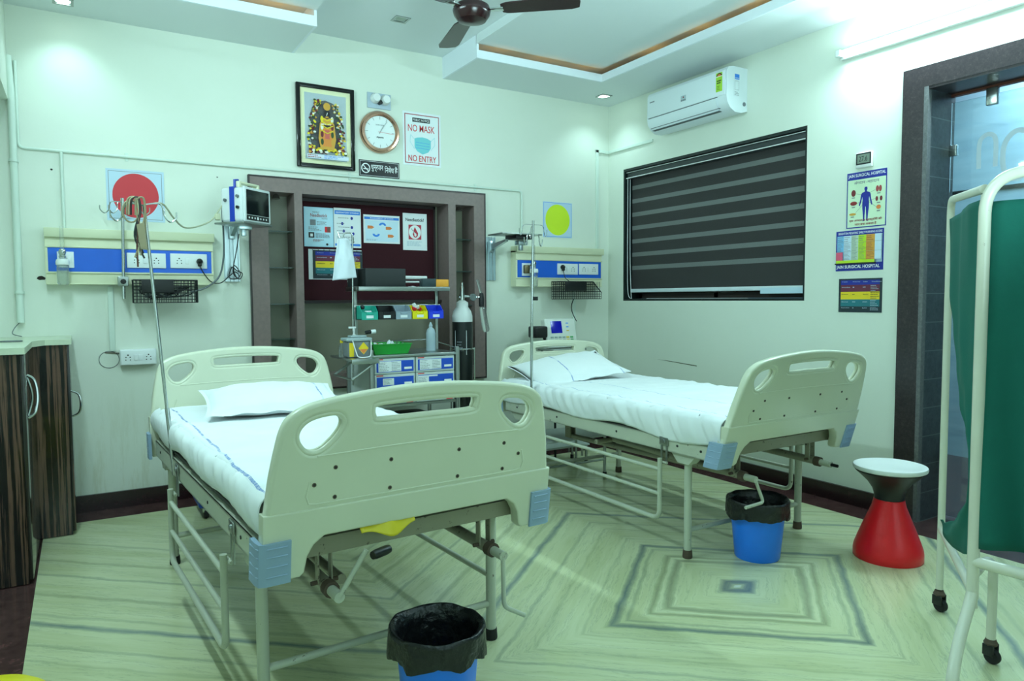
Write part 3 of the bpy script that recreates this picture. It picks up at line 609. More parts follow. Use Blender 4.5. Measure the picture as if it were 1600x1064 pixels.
def conduit(label, pts, r, name='conduit_pipe', m=None, rf=.03, clamps=()):
    t = thing(name, label, 'pipe')
    b = MB(); b.tube(fillet(pts, rf), r, m or mat('pvc_white', (216, 230, 218), 0.4), 10); b.build('pipe', t)
    for p, along in clamps:
        b = MB(); a = Vector(along); up_ = Vector((0, 0, 1)) if abs(a.z) < .5 else Vector((1, 0, 0))
        b.rbox([p[i] - .5 * (a[i] * .018 + abs(up_[i]) * .05) - (.0 if i != 1 else .0) for i in range(3)][:1] + [-.006] + [p[2] - .5 * (abs(a.z) * .018 + abs(up_.z) * .05)], [p[0] + .5 * (abs(a.x) * .018 + abs(up_.x) * .05), 0, p[2] + .5 * (abs(a.z) * .018 + abs(up_.z) * .05)], MATS['pvc_white'], .002)
        b.tube([(p[0] - a.x * .008, p[1], p[2] - a.z * .008), (p[0] + a.x * .008, p[1], p[2] + a.z * .008)], r * 1.25, MATS['pvc_white'], 12); b.build('clamp', t)
    return t
conduit('thin white pipe running along the back wall above the niche', [(-4.20, -.012, 2.58), (-4.20, -.012, 2.106), (-.893, -.012, 2.106), (-.893, -.012, 1.66)], .008, clamps=[((-3.67, -.012, 2.106), (1, 0, 0)), ((-2.30, -.012, 2.106), (1, 0, 0)), ((-1.31, -.012, 2.106), (1, 0, 0))])
conduit('thick white drain pipe down the left corner of the back wall', [(-4.232, -.024, 2.6), (-4.224, -.024, 2.4), (-4.226, -.024, 1.13)], .019, clamps=[((-4.226, -.024, 2.03), (0, 0, 1)), ((-4.226, -.024, 1.30), (0, 0, 1))])
conduit('short white pipe dropping to the left bed head panel', [(-4.0, -.012, 2.1), (-4.0, -.012, 1.652)], .009)
t = thing('cable_trunking', 'narrow white cable trunking below the left bed head panel', 'trunking'); MB().rbox((-3.795, -.014, .95), (-3.765, 0, 1.336), MATS['pvc_white'], .002).build('casing', t)
t = thing('cable_trunking', 'narrow white cable trunking around the corner toward the air conditioner', 'trunking')
b = MB(); b.rbox((-.142, -.014, 1.666), (-.116, 0, 2.51), MATS['pvc_white'], .002); b.rbox((-.142, -.014, 2.485), (-.014, 0, 2.51), MATS['pvc_white'], .002); b.rbox((-.014, -.56, 2.485), (0, 0, 2.51), MATS['pvc_white'], .002); b.build('casing', t)
t = thing('cable_trunking', 'narrow white cable trunking below the right bed head panel', 'trunking'); MB().rbox((-.39, -.014, .86), (-.36, 0, 1.345), MATS['pvc_white'], .002).build('casing', t)

SOCK = mat('socket_white', (232, 238, 238), 0.3); HOLE = mat('socket_hole', (20, 20, 22), 0.5)
def sockets(parent, x, z, w, h, y, plan, name='socket_plate'):
    """white modular plate; plan entries: ('s', offset) socket or ('w', offset) switch"""
    p = MB().rbox((x, y - .008, z), (x + w, y, z + h), SOCK, .003).build(name, parent)
    for k, off in plan:
        cx, cz = x + off, z + h / 2
        if k == 's':
            b = MB(); 
            for dx, dz_, r_ in ((0, .015, .0042), (-.011, .002, .0032), (.011, .002, .0032), (-.012, -.014, .0032), (.012, -.014, .0032)): b.cyl((cx + dx, y - .0095, cz + dz_), (cx + dx, y - .0075, cz + dz_), r_, HOLE, 10)
            b.build('socket', p)
        else:
            MB().rbox((cx - .011, y - .012, cz - .018), (cx + .011, y - .007, cz + .018), SOCK, .002).build('switch', p)
    return p
def plug(parent, x, y, z, pts, name='plug', label=None):
    b = MB(); b.lathe([(.0, 0), (.018, 0), (.019, -.012), (.012, -.028), (0, -.034)], BLACK, (x, y, z), 16, 'Y'); b.rbox((x - .012, y - .026, z - .03), (x + .012, y - .004, z), BLACK, .006)
    b.tube(smooth_path([(x, y - .018, z - .026)] + pts, 8), .0032, BLACK, 6)
    return b
def bed_head_panel(x0, x1, y, label):
    t = thing('bed_head_panel', label, 'wall panel')
    b = MB(); b.rbox((x0, y, 1.345), (x1, 0, 1.632), CREAM, .004); b.build('body', t)
    b = MB(); b.rbox((x0 - .0, y - .022, 1.612), (x1 + .008, 0, 1.665), CREAMD, .004); b.rbox((x0 + .004, y - .008, 1.555), (x1, y + .002, 1.563), CREAMD, .002); b.rbox((x0 + .004, y - .008, 1.408), (x1, y + .002, 1.418), CREAMD, .002); b.rbox((x0 + .006, y - .006, 1.345), (x1 - .004, y + .002, 1.352), CREAMD, .002); b.build('cover_strip', t)
    MB().box((x0 + .014, y - .003, 1.419), (x1 - .012, y, 1.554), PBLUE).build('blue_strip', t, smooth=False); return t
t = bed_head_panel(-4.098, -3.212, -.06, 'cream bed head panel with a blue strip and sockets above the left bed')
sockets(t, -3.692, 1.445, .21, .09, -.063, (('s', .052), ('w', .098), ('s', .158)))
sockets(t, -3.458, 1.447, .208, .09, -.063, (('s', .05), ('w', .095)))
sockets(t, -4.04, 1.44, .082, .092, -.063, (('w', .058),), 'gas_outlet_plate')
t2 = bed_head_panel(-.992, -.135, -.08, 'cream bed head panel with a blue strip and sockets above the right bed')
sockets(t2, -.600, 1.445, .206, .09, -.083, (('w', .10), ('s', .155)))
sockets(t2, -.382, 1.447, .202, .09, -.083, (('s', .05), ('w', .10), ('s', .155)))
sockets(t2, -.94, 1.43, .082, .10, -.083, (), 'gas_outlet_plate')
MB().rbox((-.93, -.115, 1.45), (-.88, -.084, 1.515), mat('gas_outlet_brass', (122, 112, 84), 0.35, 0.7), .006).build('gas_outlet', t2)
def humidifier(x, y, ztop, label):
    t = thing('humidifier_bottle', label, 'oxygen humidifier', (x, y, 0))
    MB().lathe([(.010, ztop + .07), (.010, ztop - .06)], CLEARP, n=14).build('flow_tube', t)
    b = MB(); b.lathe([(.0, ztop - .055), (.016, ztop - .06), (.020, ztop - .075), (.014, ztop - .092), (.018, ztop - .10), (.012, ztop - .115)], CHROME, n=20); b.cyl((0, 0, ztop - .085), (0, .045, ztop - .085), .009, CHROME, 12); b.build('valve', t)
    MB().lathe([(.0, ztop - .113), (.030, ztop - .116), (.034, ztop - .128), (.034, ztop - .146), (.03, ztop - .148)], WHITE, n=28).build('lid', t)
    MB().lathe([(.030, ztop - .148), (.031, ztop - .2), (.030, ztop - .25), (.024, ztop - .258), (0, ztop - .258), (0, ztop - .254), (.022, ztop - .254), (.027, ztop - .248), (.028, ztop - .148)], CLEARP, n=28).build('jar', t)
humidifier(-4.013, -.125, 1.60, 'clear humidifier bottle plugged into the left bed head panel')
humidifier(-.868, -.15, 1.60, 'clear humidifier bottle plugged into the right bed head panel')
# power plugs with their cords
tag(plug(None, -3.294, -.071, 1.49, [(-3.275, -.09, 1.42), (-3.23, -.085, 1.365), (-3.17, -.05, 1.36), (-3.11, -.05, 1.41), (-3.08, -.055, 1.43), (-3.06, -.06, 1.40), (-3.09, -.06, 1.385), (-3.12, -.05, 1.40), (-3.10, -.05, 1.46), (-3.075, -.06, 1.44), (-3.04, -.06, 1.42), (-3.06, -.07, 1.385), (-3.095, -.06, 1.42), (-3.09, -.08, 1.47), (-3.06, -.1, 1.42), (-3.08, -.1, 1.39), (-3.10, -.1, 1.45), (-3.085, -.12, 1.55), (-3.08, -.20, 1.66)]).build('power_cord'), 'black plug and cord looping from the left bed head panel to the monitor', 'power cord')
tag(plug(None, -.555, -.093, 1.505, [(-.553, -.13, 1.42), (-.53, -.185, 1.375), (-.51, -.2, 1.345)]).build('power_cord'), 'black plug and short cord above the right wire basket', 'power cord')
tag(MB().tube(smooth_path([(-.46, -.12, 1.245), (-.455, -.08, 1.18), (-.452, -.10, 1.12), (-.43, -.12, 1.06)], 8), .004, BLACK, 6).build('power_cord'), 'black cord hanging below the right wire basket toward the recorder', 'power cord')
# wire baskets
def basket(x0, x1, y0, y1, z0, z1, label, cut=False):
    t = thing('wire_basket', label, 'wire basket')
    b = MB(); r_ = .0022; nx = int((x1 - x0) / .019); nz = int((z1 - z0) / .019); ny = int((y1 - y0) / .02)
    def zt(f): return z1 - (z1 - z0) * .62 * max(0, (f - .8) / .2) if cut else z1
    for i in range(nx + 1):
        x = x0 + (x1 - x0) * i / nx
        b.tube([(x, y1, z1), (x, y1, z0), (x, y0, z0), (x, y0, zt(i / nx))], r_, BLACK, 5)
    for j in range(nz + 1):
        z = z0 + (z1 - z0) * j / nz; xe = x1 if not cut else x0 + (x1 - x0) * (1 - .2 * min(1, max(0, (z - (z1 - (z1 - z0) * .62)) / ((z1 - z0) * .62))))
        b.tube([(x0, y1, z), (x0, y0, z), (xe, y0, z), (x1, y1, z)], r_, BLACK, 5)
        b.tube([(x0, y1, z), (x1, y1, z)], r_, BLACK, 5)
    for k in range(ny + 1):
        y = y0 + (y1 - y0) * k / ny; b.tube([(x0, y, z0), (x1, y, z0)], r_, BLACK, 5)
    for k in range(1, ny):
        y = y0 + (y1 - y0) * k / ny; b.tube([(x0, y, z0), (x0, y, z1)], r_, BLACK, 5); b.tube([(x1, y, z0), (x1, y, z1)], r_, BLACK, 5)
    b.tube([(x0, y1, z1), (x0, y0, z1), (x0 + (x1 - x0) * (.8 if cut else 1), y0, z1)] + ([(x1, y0, zt(1)), (x1, y1, z1)] if cut else [(x1, y1, z1)]), .0036, BLACK, 6); b.build('wire_mesh', t)
    MB().rbox((x0 + (x1 - x0) * .12, y0 - .006, z1 - .075), (x0 + (x1 - x0) * .62, y0 - .002, z1 + .004), BLACK, .001).build('name_plate', t)
    return t
basket(-3.668, -3.322, -.17, -.066, 1.238, 1.372, 'black wire basket full of grey leads below the left bed head panel')
basket(-.655, -.235, -.20, -.086, 1.245, 1.385, 'black wire basket with a cut corner below the right bed head panel', True)
b = MB(); GREYC = mat('grey_cable', (96, 106, 108), 0.45)
for k in range(9):
    q = random.Random(40 + k); x = -3.62 + .02 * k; pts = [(-3.63 + .26 * q.random(), -.12 - .03 * q.random(), 1.25 + .02 * k * .8) for _ in range(2)]
    cx = -3.50 + q.uniform(-.05, .05); cz = 1.30; rx = .09 + .03 * q.random(); rz = .026 + .012 * q.random(); yy = -.118 + q.uniform(-.035, .035)
    b.tube([(cx + rx * math.cos(a_ / 14 * 2 * math.pi), yy + .01 * math.sin(a_), cz + rz * math.sin(a_ / 14 * 2 * math.pi + k)) for a_ in range(14)], .004, GREYC if k % 2 else BLACK, 6, closed=True)
tag(b.build('cable_coil'), 'coiled grey and black leads stuffed in the left wire basket', 'cable')
b = MB(); b.tube(smooth_path([(-3.36, -.15, 1.30), (-3.27, -.16, 1.33), (-3.19, -.13, 1.40), (-3.165, -.15, 1.52), (-3.17, -.2, 1.66), (-3.18, -.24, 1.80), (-3.165, -.28, 1.84), (-3.135, -.27, 1.84)], 8), .0055, GREYC, 8)
tag(b.build('monitor_lead'), 'thick grey lead rising from the left wire basket to the monitor', 'cable')
b = MB(); b.tube(smooth_path([(-3.155, -.29, 1.86), (-3.20, -.3, 1.80), (-3.26, -.35, 1.72), (-3.36, -.5, 1.665), (-3.45, -.7, 1.64), (-3.53, -1.0, 1.655), (-3.60, -1.3, 1.68), (-3.655, -1.5, 1.66)], 10), .0045, mat('cream_cable', (188, 190, 160), 0.5), 8)
b.rbox((-3.235, -.335, 1.725), (-3.205, -.31, 1.765), MATS['cream_cable'], .006)
tag(b.build('monitor_lead'), 'thin cream lead sagging between the monitor and the leaning drip pole', 'cable')
# socket box low on the wall
t = thing('socket_box', 'white surface socket box with two sockets low beside the left bed', 'socket', (0, 0, 0))
MB().rbox((-3.745, -.045, .862), (-3.55, 0, .958), SOCK, .004).build('box', t); sockets(t, -3.741, .866, .187, .088, -.045, (('s', .038), ('w', .08), ('w', .105), ('s', .148)), 'front_plate')
b = MB(); b.tube([(-3.80 + .053 * math.cos(a / 24 * 2 * math.pi), -.0022, .90 + .05 * math.sin(a / 24 * 2 * math.pi)) for a in range(24)], .0016, GREYC, 5, closed=True); b.tube([(-3.82, -.003, .942), (-3.746, -.006, .936)], .003, RUST, 6)
tag(b.build('cut_ring_mark'), 'round hole cover outline cut in the plaster beside the low socket box', 'wall mark')
for x, z in ((-4.115, 1.375), (-3.16, 1.37), (-3.17, 2.02)): pass

# ---- monitor bracket, monitor
def bracket(x0, z0, z1, label, plate):
    t = thing('wall_bracket', label, 'bracket')
    ALU = mat('aluminium', (186, 200, 204), 0.28, 0.9)
    b = MB(); b.box((x0, -.012, z0), (x0 + .095, 0, z1), ALU)
    for dx in (.004, .035, .056, .085): b.box((x0 + dx, -.026, z0), (x0 + dx + .006, -.012, z1), ALU)
    b.build('rail', t, smooth=False)
    b = MB(); zz = z1 - .03; b.rbox((x0 + .03, -.05, zz - .09), (x0 + .065, -.026, zz), ALU, .003)
    px, py = plate
    b.prism([(-.04, zz - .03), (py, zz - .005), (py, zz - .02), (-.04, zz - .075)], x0 + .035, x0 + .06, ALU, 'X'); b.rbox((px - .02, py - .03, zz - .045), (px + .06, py + .03, zz - .012), ALU, .004); b.rbox((px + .0, py - .012, zz - .085), (px + .03, py + .012, zz - .04), ALU, .004)
    b.build('arm', t); return t
bk = bracket(-3.14, 1.37, 1.76, 'white metal wall bracket carrying the patient monitor', (-3.07, -.22))
b = MB(); b.M = Matrix.Translation((-3.055, -.27, 1.716)) @ Matrix.Rotation(R(40), 4, 'Z'); b.rbox((-.14, -.10, -.012), (.13, .11, 0), STEEL, .003); b.build('shelf', bk)
mo = thing('patient_monitor', 'white and blue patient monitor with a dark screen on a wall bracket', 'monitor', (-3.055, -.27, 1.7162), R(40))
MB().rbox((-.125, -.085, .0), (.125, .075, .205), MGREY, .02, 4).build('housing', mo)
MB().rbox((-.12, -.098, .002), (.12, -.08, .208), MGREY, .012, 3).build('bezel', mo)
MB().rbox((-.105, -.101, .045), (.10, -.096, .192), mat('monitor_screen', (16, 24, 26), 0.12), .002).build('screen', mo)
s = Sheet(.205, .03, mat('key_strip', (24, 28, 30), 0.3), .002)
for k in range(7): s.ell(.022 + k * .026, .015, .006 if k != 3 else .010, .006 if k != 3 else .010, INKW, 16)
o = s.build('key_strip', mo, smooth=False, recalc=False); o.location = (-.105, -.097, .012)
b = MB(); b.rbox((-.09, -.04, .232), (.09, .0, .246), CREAM, .006); b.rbox((-.095, -.04, .2), (-.07, .0, .246), CREAM, .006); b.rbox((.07, -.04, .2), (.095, .0, .246), CREAM, .006); b.build('handle', mo)
b = MB(); b.rbox((-.130, -.03, .0), (-.125, .004, .205), MBLUE, .001); b.rbox((-.130, -.03, .203), (-.07, .004, .208), MBLUE, .001); b.tube([(-.1, -.013, .206), (-.1, -.013, .25), (-.07, -.013, .253)], .008, MBLUE, 8); b.build('strap', mo)
b = MB(); 
for yy, zz in ((-.055, .15), (-.055, .085), (.035, .13)): b.cyl((-.125, yy, zz), (-.138, yy, zz), .009, GREYC if zz > .1 else BLACK, 12)
b.build('connector', mo)
bk2 = bracket(-1.235, 1.394, 1.73, 'empty silver wall bracket between the niche and the yellow disc card', (-1.08, -.27))
b = MB(); b.rbox((-1.30, -.40, 1.722), (-.955, -.18, 1.732), STEEL, .003); b.rbox((-1.16, -.36, 1.695), (-1.0, -.2, 1.722), BLACK, .004); b.build('shelf', bk2)

# ---- right wall: air conditioner, thermometer, posters
ac = thing('air_conditioner', 'white split air conditioner unit mounted high above the window', 'air conditioner', (0, 0, 0))
prof = [(0, 2.515), (0, 2.80), (-.14, 2.80), (-.185, 2.79), (-.2, 2.765), (-.203, 2.60), (-.195, 2.56), (-.165, 2.522), (-.12, 2.500), (-.06, 2.50)]
def rot_xy(p): return p
b = MB(); vs = []; ys = (-1.488, -.71)
b.add([(p[0] * .99, y, p[1]) for y in ys for p in prof], [tuple(range(len(prof))), tuple(range(2 * len(prof) - 1, len(prof) - 1, -1))] + [(i, i + len(prof), (i + 1) % len(prof) + len(prof), (i + 1) % len(prof)) for i in range(len(prof))], mat('ac_white', (226, 236, 240), 0.3))
b.build('body', ac, angle=35)
b = MB(); b.rbox((-.2065, -1.478, 2.605), (-.2, -.72, 2.768), MATS['ac_white'], .003); b.build('front_panel', ac)
b = MB(); b.prism([(-.2065, 2.598), (-.2, 2.557), (-.170, 2.518), (-.166, 2.522), (-.195, 2.56), (-.2015, 2.598)], -1.40, -.74, MATS['ac_white'], 'Y'); b.build('flap', ac)
b = MB(); b.box((-.2075, -1.41, 2.6005), (-.2, -.73, 2.6035), INKG); b.box((-.184, -1.41, 2.530), (-.165, -.73, 2.5335), INKG); b.box((-.175, -1.40, 2.514), (-.12, -.74, 2.5178), mat('ac_dark', (70, 80, 84), .5)); b.build('vent_gap', ac, smooth=False)
def sheet_r(s, name, parent, y, z, x, label=None):
    o = s.build(name, parent, smooth=False, recalc=False); wall_r(o, y, z, x); return o
s = Sheet(.055, .125, C_('lime', (170, 220, 60)), .0006); s.ell(.0275, .10, .025, .022, INKB, 24, 0, 180); s.ell(.0275, .10, .018, .016, INKO, 24, 0, 180); s.rect(.0, .098, .055, .102, INKW); s.lines(.008, .05, .047, .078, 2, INKB, 2, .6); s.lines(.01, .01, .045, .04, 3, C_('leaf', (44, 74, 36)), 3, .3)
sheet_r(s, 'energy_label', ac, -1.40, 2.635, -.2066)
s = Sheet(.05, .008, INKG, .0004); sheet_r(s, 'maker_mark', ac, -.745, 2.715, -.2066)
s = Sheet(.05, .04, C_('silver', (150, 170, 178), .4), .0004); s.ell(.025, .028, .006, .006, C_('brick', (150, 60, 60))); s.lines(.0, .0, .05, .014, 1, INKG, 2, .7); sheet_r(s, 'maker_mark', ac, -1.07, 2.65, -.2066)
s = Sheet(.055, .15, MATS['ac_white'], .0008); s.rect(.005, .11, .05, .145, INKC); s.text('INVERTER', .008, .115, .047, .122, INKW, .008); s.frame(.008, .04, .047, .10, .0015, INKG); s.lines(.005, .002, .05, .03, 3, INKG, 4, .4)
o = s.build('spec_label', ac, smooth=False, recalc=False); o.location = (-.13, -1.4885, 2.605)
MB().lathe([(0, -.003), (.014, -.003), (.014, 0)], INKG, (-.03, -1.488, 2.56), 20, 'Y').build('drain_cap', ac)
t = thing('room_thermometer', 'small white wall thermometer with a black edged display', 'thermometer', (0, 0, 0))
MB().rbox((-.02, -2.408, 2.0), (0, -2.308, 2.088), WHITE, .006).build('case', t); s = Sheet(.092, .066, BLACK, .001); s.rect(.008, .008, .084, .058, C_('lcd', (120, 134, 120))); s.text('27.6', .018, .018, .07, .048, INKB); sheet_r(s, 'display', t, -2.312, 2.018, -.0195)
# anatomy poster
s = Sheet(.246, .325, PAPER, .003); s.rect(0, 0, .246, .325, INKN); s.rect(.006, .006, .24, .282, C_('paperlime', (216, 238, 204))); s.text('JAIN SURGICAL HOSPITAL', .008, .292, .238, .315, INKW, .014)
s.text('\u0905\u0902\u0917\u0926\u093e\u0928 -\u092e\u0939\u093e\u0926\u093e\u0928', .045, .252, .2, .274, INKG, .015)
body = [(0, .235), (.008, .233), (.010, .222), (.006, .212), (.007, .207), (.024, .201), (.030, .19), (.033, .165), (.040, .14), (.042, .128), (.036, .126), (.030, .142), (.024, .165), (.021, .178), (.019, .16), (.021, .14), (.020, .11), (.016, .075), (.014, .045), (.018, .037), (.006, .037), (.005, .07), (.001, .12)]
pts = [(.120 + a, c) for a, c in body] + [(.120 - a, c) for a, c in reversed(body[1:])]
s.poly(pts, INKN)
for cx, cz, rx, rz, m_ in ((.043, .205, .014, .02, C_('heart', (120, 40, 44))), (.190, .215, .009, .018, C_('lung', (170, 70, 70))), (.208, .215, .009, .018, C_('lung', (170, 70, 70))), (.045, .145, .022, .012, C_('liver', (140, 40, 36))), (.188, .158, .008, .014, C_('heart', (120, 40, 44))), (.214, .158, .008, .014, C_('heart', (120, 40, 44))), (.04, .082, .022, .007, C_('gold', (214, 160, 60))), (.2, .11, .014, .012, INKO)):
    s.ell(cx, cz, rx, rz, m_, 20)
for a, c in (((.062, .2), (.1, .19)), ((.178, .21), (.14, .195)), ((.068, .145), (.1, .15)), ((.18, .16), (.14, .15)), ((.06, .09), (.11, .14)), ((.186, .112), (.135, .15))): s.line(a, c, .0012, INKB)
for cx, cz in ((.043, .178), (.2, .188), (.045, .122), (.2, .134), (.04, .066), (.2, .088)): s.rect(cx - .01, cz - .0025, cx + .01, cz + .0025, INKG)
s.text('\u090f\u0915 \u0905\u0902\u0917\u0926\u093e\u0928 8 \u0935\u094d\u092f\u0915\u094d\u0924\u093f\u092f\u094b\u0902 \u0915\u0940', .02, .034, .222, .052, C_('brick', (150, 60, 60)), .015); s.text('\u091c\u093e\u0928 \u092c\u091a\u093e \u0938\u0915\u0924\u093e \u0939\u0948', .055, .012, .19, .03, C_('brick', (150, 60, 60)), .015)
o = s.build('poster', smooth=False, recalc=False); wall_r(o, -2.247, 1.655); tag(o, 'pale poster of a blue human figure with organs, topmost on the window wall', 'poster')
s = Sheet(.30, .238, PAPER, .003); s.rect(0, 0, .3, .238, INKN); s.text('BRIGHTON PEDIATRIC EARLY WARNING SCORE', .015, .216, .29, .229, INKW, .014); s.rect(.008, .046, .292, .208, C_('pale', (170, 190, 205)))
cw = [.008, .052, .102, .148, .197, .252, .292]; cc = [C_('cell_blue', (126, 190, 232)), C_('cell_ice', (206, 226, 240)), C_('cell_sage', (196, 214, 190)), C_('cell_lime', (190, 222, 40)), C_('cell_amber', (220, 156, 60)), C_('cell_ice', (206, 226, 240))]
for i in range(6):
    s.rect(cw[i], .062, cw[i + 1], .208, cc[i])
    for j, (za, zb_) in enumerate(((.065, .11), (.115, .165), (.17, .204))): s.lines(cw[i] + .004, za, cw[i + 1] - .004, zb_, 6 if j < 2 else 3, INKG if i != 4 else C_('brick', (150, 60, 60)), i * 3 + j, .3) if i < 5 else None
s.rect(.008, .062, .052, .112, C_('rose2', (226, 90, 120))); s.rect(.008, .046, .252, .062, C_('cell_lime', (190, 222, 40)))
for z in (.112, .167): s.line((.008, z), (.292, z), .0012, INKG)
s.rect(.0, .038, .262, .046, INKB); s.text('JAIN SURGICAL HOSPITAL', .012, .008, .285, .033, INKW, .014)
o = s.build('poster', smooth=False, recalc=False); wall_r(o, -2.183, 1.405); tag(o, 'blue bordered warning score chart with coloured columns, middle of three posters', 'poster')
s = triage(.272, .200, C_('slate', (26, 44, 52)))
o = s.build('poster', smooth=False, recalc=False); wall_r(o, -2.207, 1.158); tag(o, 'dark triage chart with blue, plum, yellow and teal bands, lowest on the window wall', 'poster')

# ================================================================== BEDS
def curve_plate(outer, holes, half, bevel, m):
    """flat plate in XZ with rounded rim, cut from a closed outline and its openings; returns (verts, faces)"""
    cu = D.curves.new('plate', 'CURVE'); cu.dimensions = '2D'; cu.fill_mode = 'BOTH'; cu.extrude = half - bevel; cu.bevel_depth = bevel; cu.bevel_resolution = 3; cu.offset = -bevel
    for pl in [outer] + holes:
        sp = cu.splines.new('POLY'); sp.points.add(len(pl) - 1)
        for p, c in zip(sp.points, pl): p.co = (c[0], c[1], 0, 1)
        sp.use_cyclic_u = True
    o = D.objects.new('plate', cu); COL.objects.link(o); dg = bpy.context.evaluated_depsgraph_get(); dg.update(); me = D.meshes.new_from_object(o.evaluated_get(dg))
    vs = [Vector((v.co.x, -v.co.z, v.co.y)) for v in me.vertices]; fs = [tuple(p.vertices) for p in me.polygons]
    D.objects.remove(o); D.curves.remove(cu); D.meshes.remove(me); return vs, fs
def mirror_closed(h): return h + [(-a, c) for a, c in reversed(h) if abs(a) > 1e-6]
def sm2(pts, n=5, closed=True): return [(p.x, p.y) for p in smooth_path([(a, c, 0) for a, c in pts], n, closed)]
half_top = sm2([(0, 1.007), (.10, 1.004), (.20, .996), (.29, .985), (.36, .970), (.405, .945), (.427, .910), (.442, .85), (.455, .78)], 5, False)
half = half_top + [(.466, .687), (.472, .680), (.474, .61), (.474, .50), (.464, .489), (.372, .489), (.360, .500), (.352, .545), (.335, .575), (.305, .597), (0, .603)]
OUT = [(0, 1.007)] + half[1:-1] + [(0, .603)]; OUT = OUT + [(-a, c) for a, c in reversed(OUT[1:-1])]
HM = sm2([(-.172, .944), (-.160, .957), (-.08, .962), (0, .963), (.08, .962), (.160, .957), (.172, .944), (.168, .922), (.150, .909), (0, .909), (-.150, .909), (-.168, .922)], 4)
HL = sm2([(-.386, .880), (-.378, .913), (-.345, .936), (-.285, .944), (-.258, .930), (-.258, .900), (-.285, .865), (-.325, .838), (-.362, .843)], 5)
HR = [(-a, c) for a, c in reversed(HL)]
LOW = [(-.4735, .683), (-.4735, .50), (-.464, .491), (-.372, .491), (-.360, .502), (-.352, .547), (-.335, .577), (-.305, .599), (.305, .599), (.335, .577), (.352, .547), (.360, .502), (.372, .491), (.464, .491), (.4735, .50), (.4735, .683)]
SCREWS = [(-.279, .791), (.279, .791), (-.338, .749), (.338, .749), (-.279, .706), (.279, .706), (-.113, .791), (.113, .791), (-.113, .706), (.113, .706)]
def bed_panel(parent, name, v0, lean, side, top=1.0):
    """moulded end board; side = -1 faces the foot, +1 the head"""
    def sh(p, dy=0): return Vector((p[0], v0 + p[1] + side * lean * (p[2] - .507) + 0, .60 + (p[2] - .60) * top if p[2] > .60 else p[2]))
    b = MB(); vs, fs = curve_plate(OUT, [HM, HL, HR], .020, .012, IVORY); b.add([sh(p) for p in vs], fs, IVORY)
    vs, fs = curve_plate(LOW, [], .0235, .006, IVORY); b.add([sh(p) for p in vs], fs, IVORY)
    for s_ in (-1, 1):
        y = s_ * .0185
        b.tube([sh((x, y, z)) for x, z in sm2([(-.33, .828), (-.1, .832), (.1, .832), (.33, .828)], 6, False)], .0035, IVORY, 6)
        b.tube([sh((x, y + s_ * .001, z)) for x, z in ((-.35, .76), (-.36, .72), (-.352, .697), (-.33, .693), (.33, .693), (.352, .697), (.36, .72), (.35, .76))], .003, IVORY, 6)
        # thicker rims around the hand openings
        for hl in (HM, HL, HR): b.tube([sh((x, y * .55, z)) for x, z in hl], .0085, IVORY, 8, closed=True)
    p = b.build(name, parent, angle=50)
    for x, z in SCREWS:
        b = MB(); y = side * .0205; a = sh((x, y - side * .004, z)); c = sh((x, y + side * .0006, z)); b.cyl(a, c, .0062, mat('screw_brown', (96, 84, 66), .5), 12); b.cyl(c, c + Vector((0, side * .0004, 0)), .0035, HOLE, 10); b.build('screw', p)
    for s_ in (-1, 1):
        b = MB(); 
        x0, x1 = s_ * .400, s_ * .488
        ya, yb = v0 + side * .032, v0 - side * .055
        pl = [(x0, v0 + side * .024), (x0, ya), (s_ * .468, ya), (s_ * .484, v0 + side * .024), (x1, v0), (x1, yb), (s_ * .4745, yb), (s_ * .4745, v0 + side * .024)]
        b.prism([(p_[0], p_[1]) for p_ in pl], .487, .607, BLUEB, 'Z')
        for zz in (.512, .540, .568, .592): b.tube([(s_ * .41, ya, zz), (s_ * .462, ya, zz), (s_ * .484, v0 + side * .02, zz), (x1, v0 - side * .045, zz)], .0028, BLUEB, 6)
        b.v = [Vector((p_.x, p_.y + side * lean * (p_.z - .507), p_.z)) for p_ in b.v]
        b.build('corner_bumper', parent, angle=30)
    return p
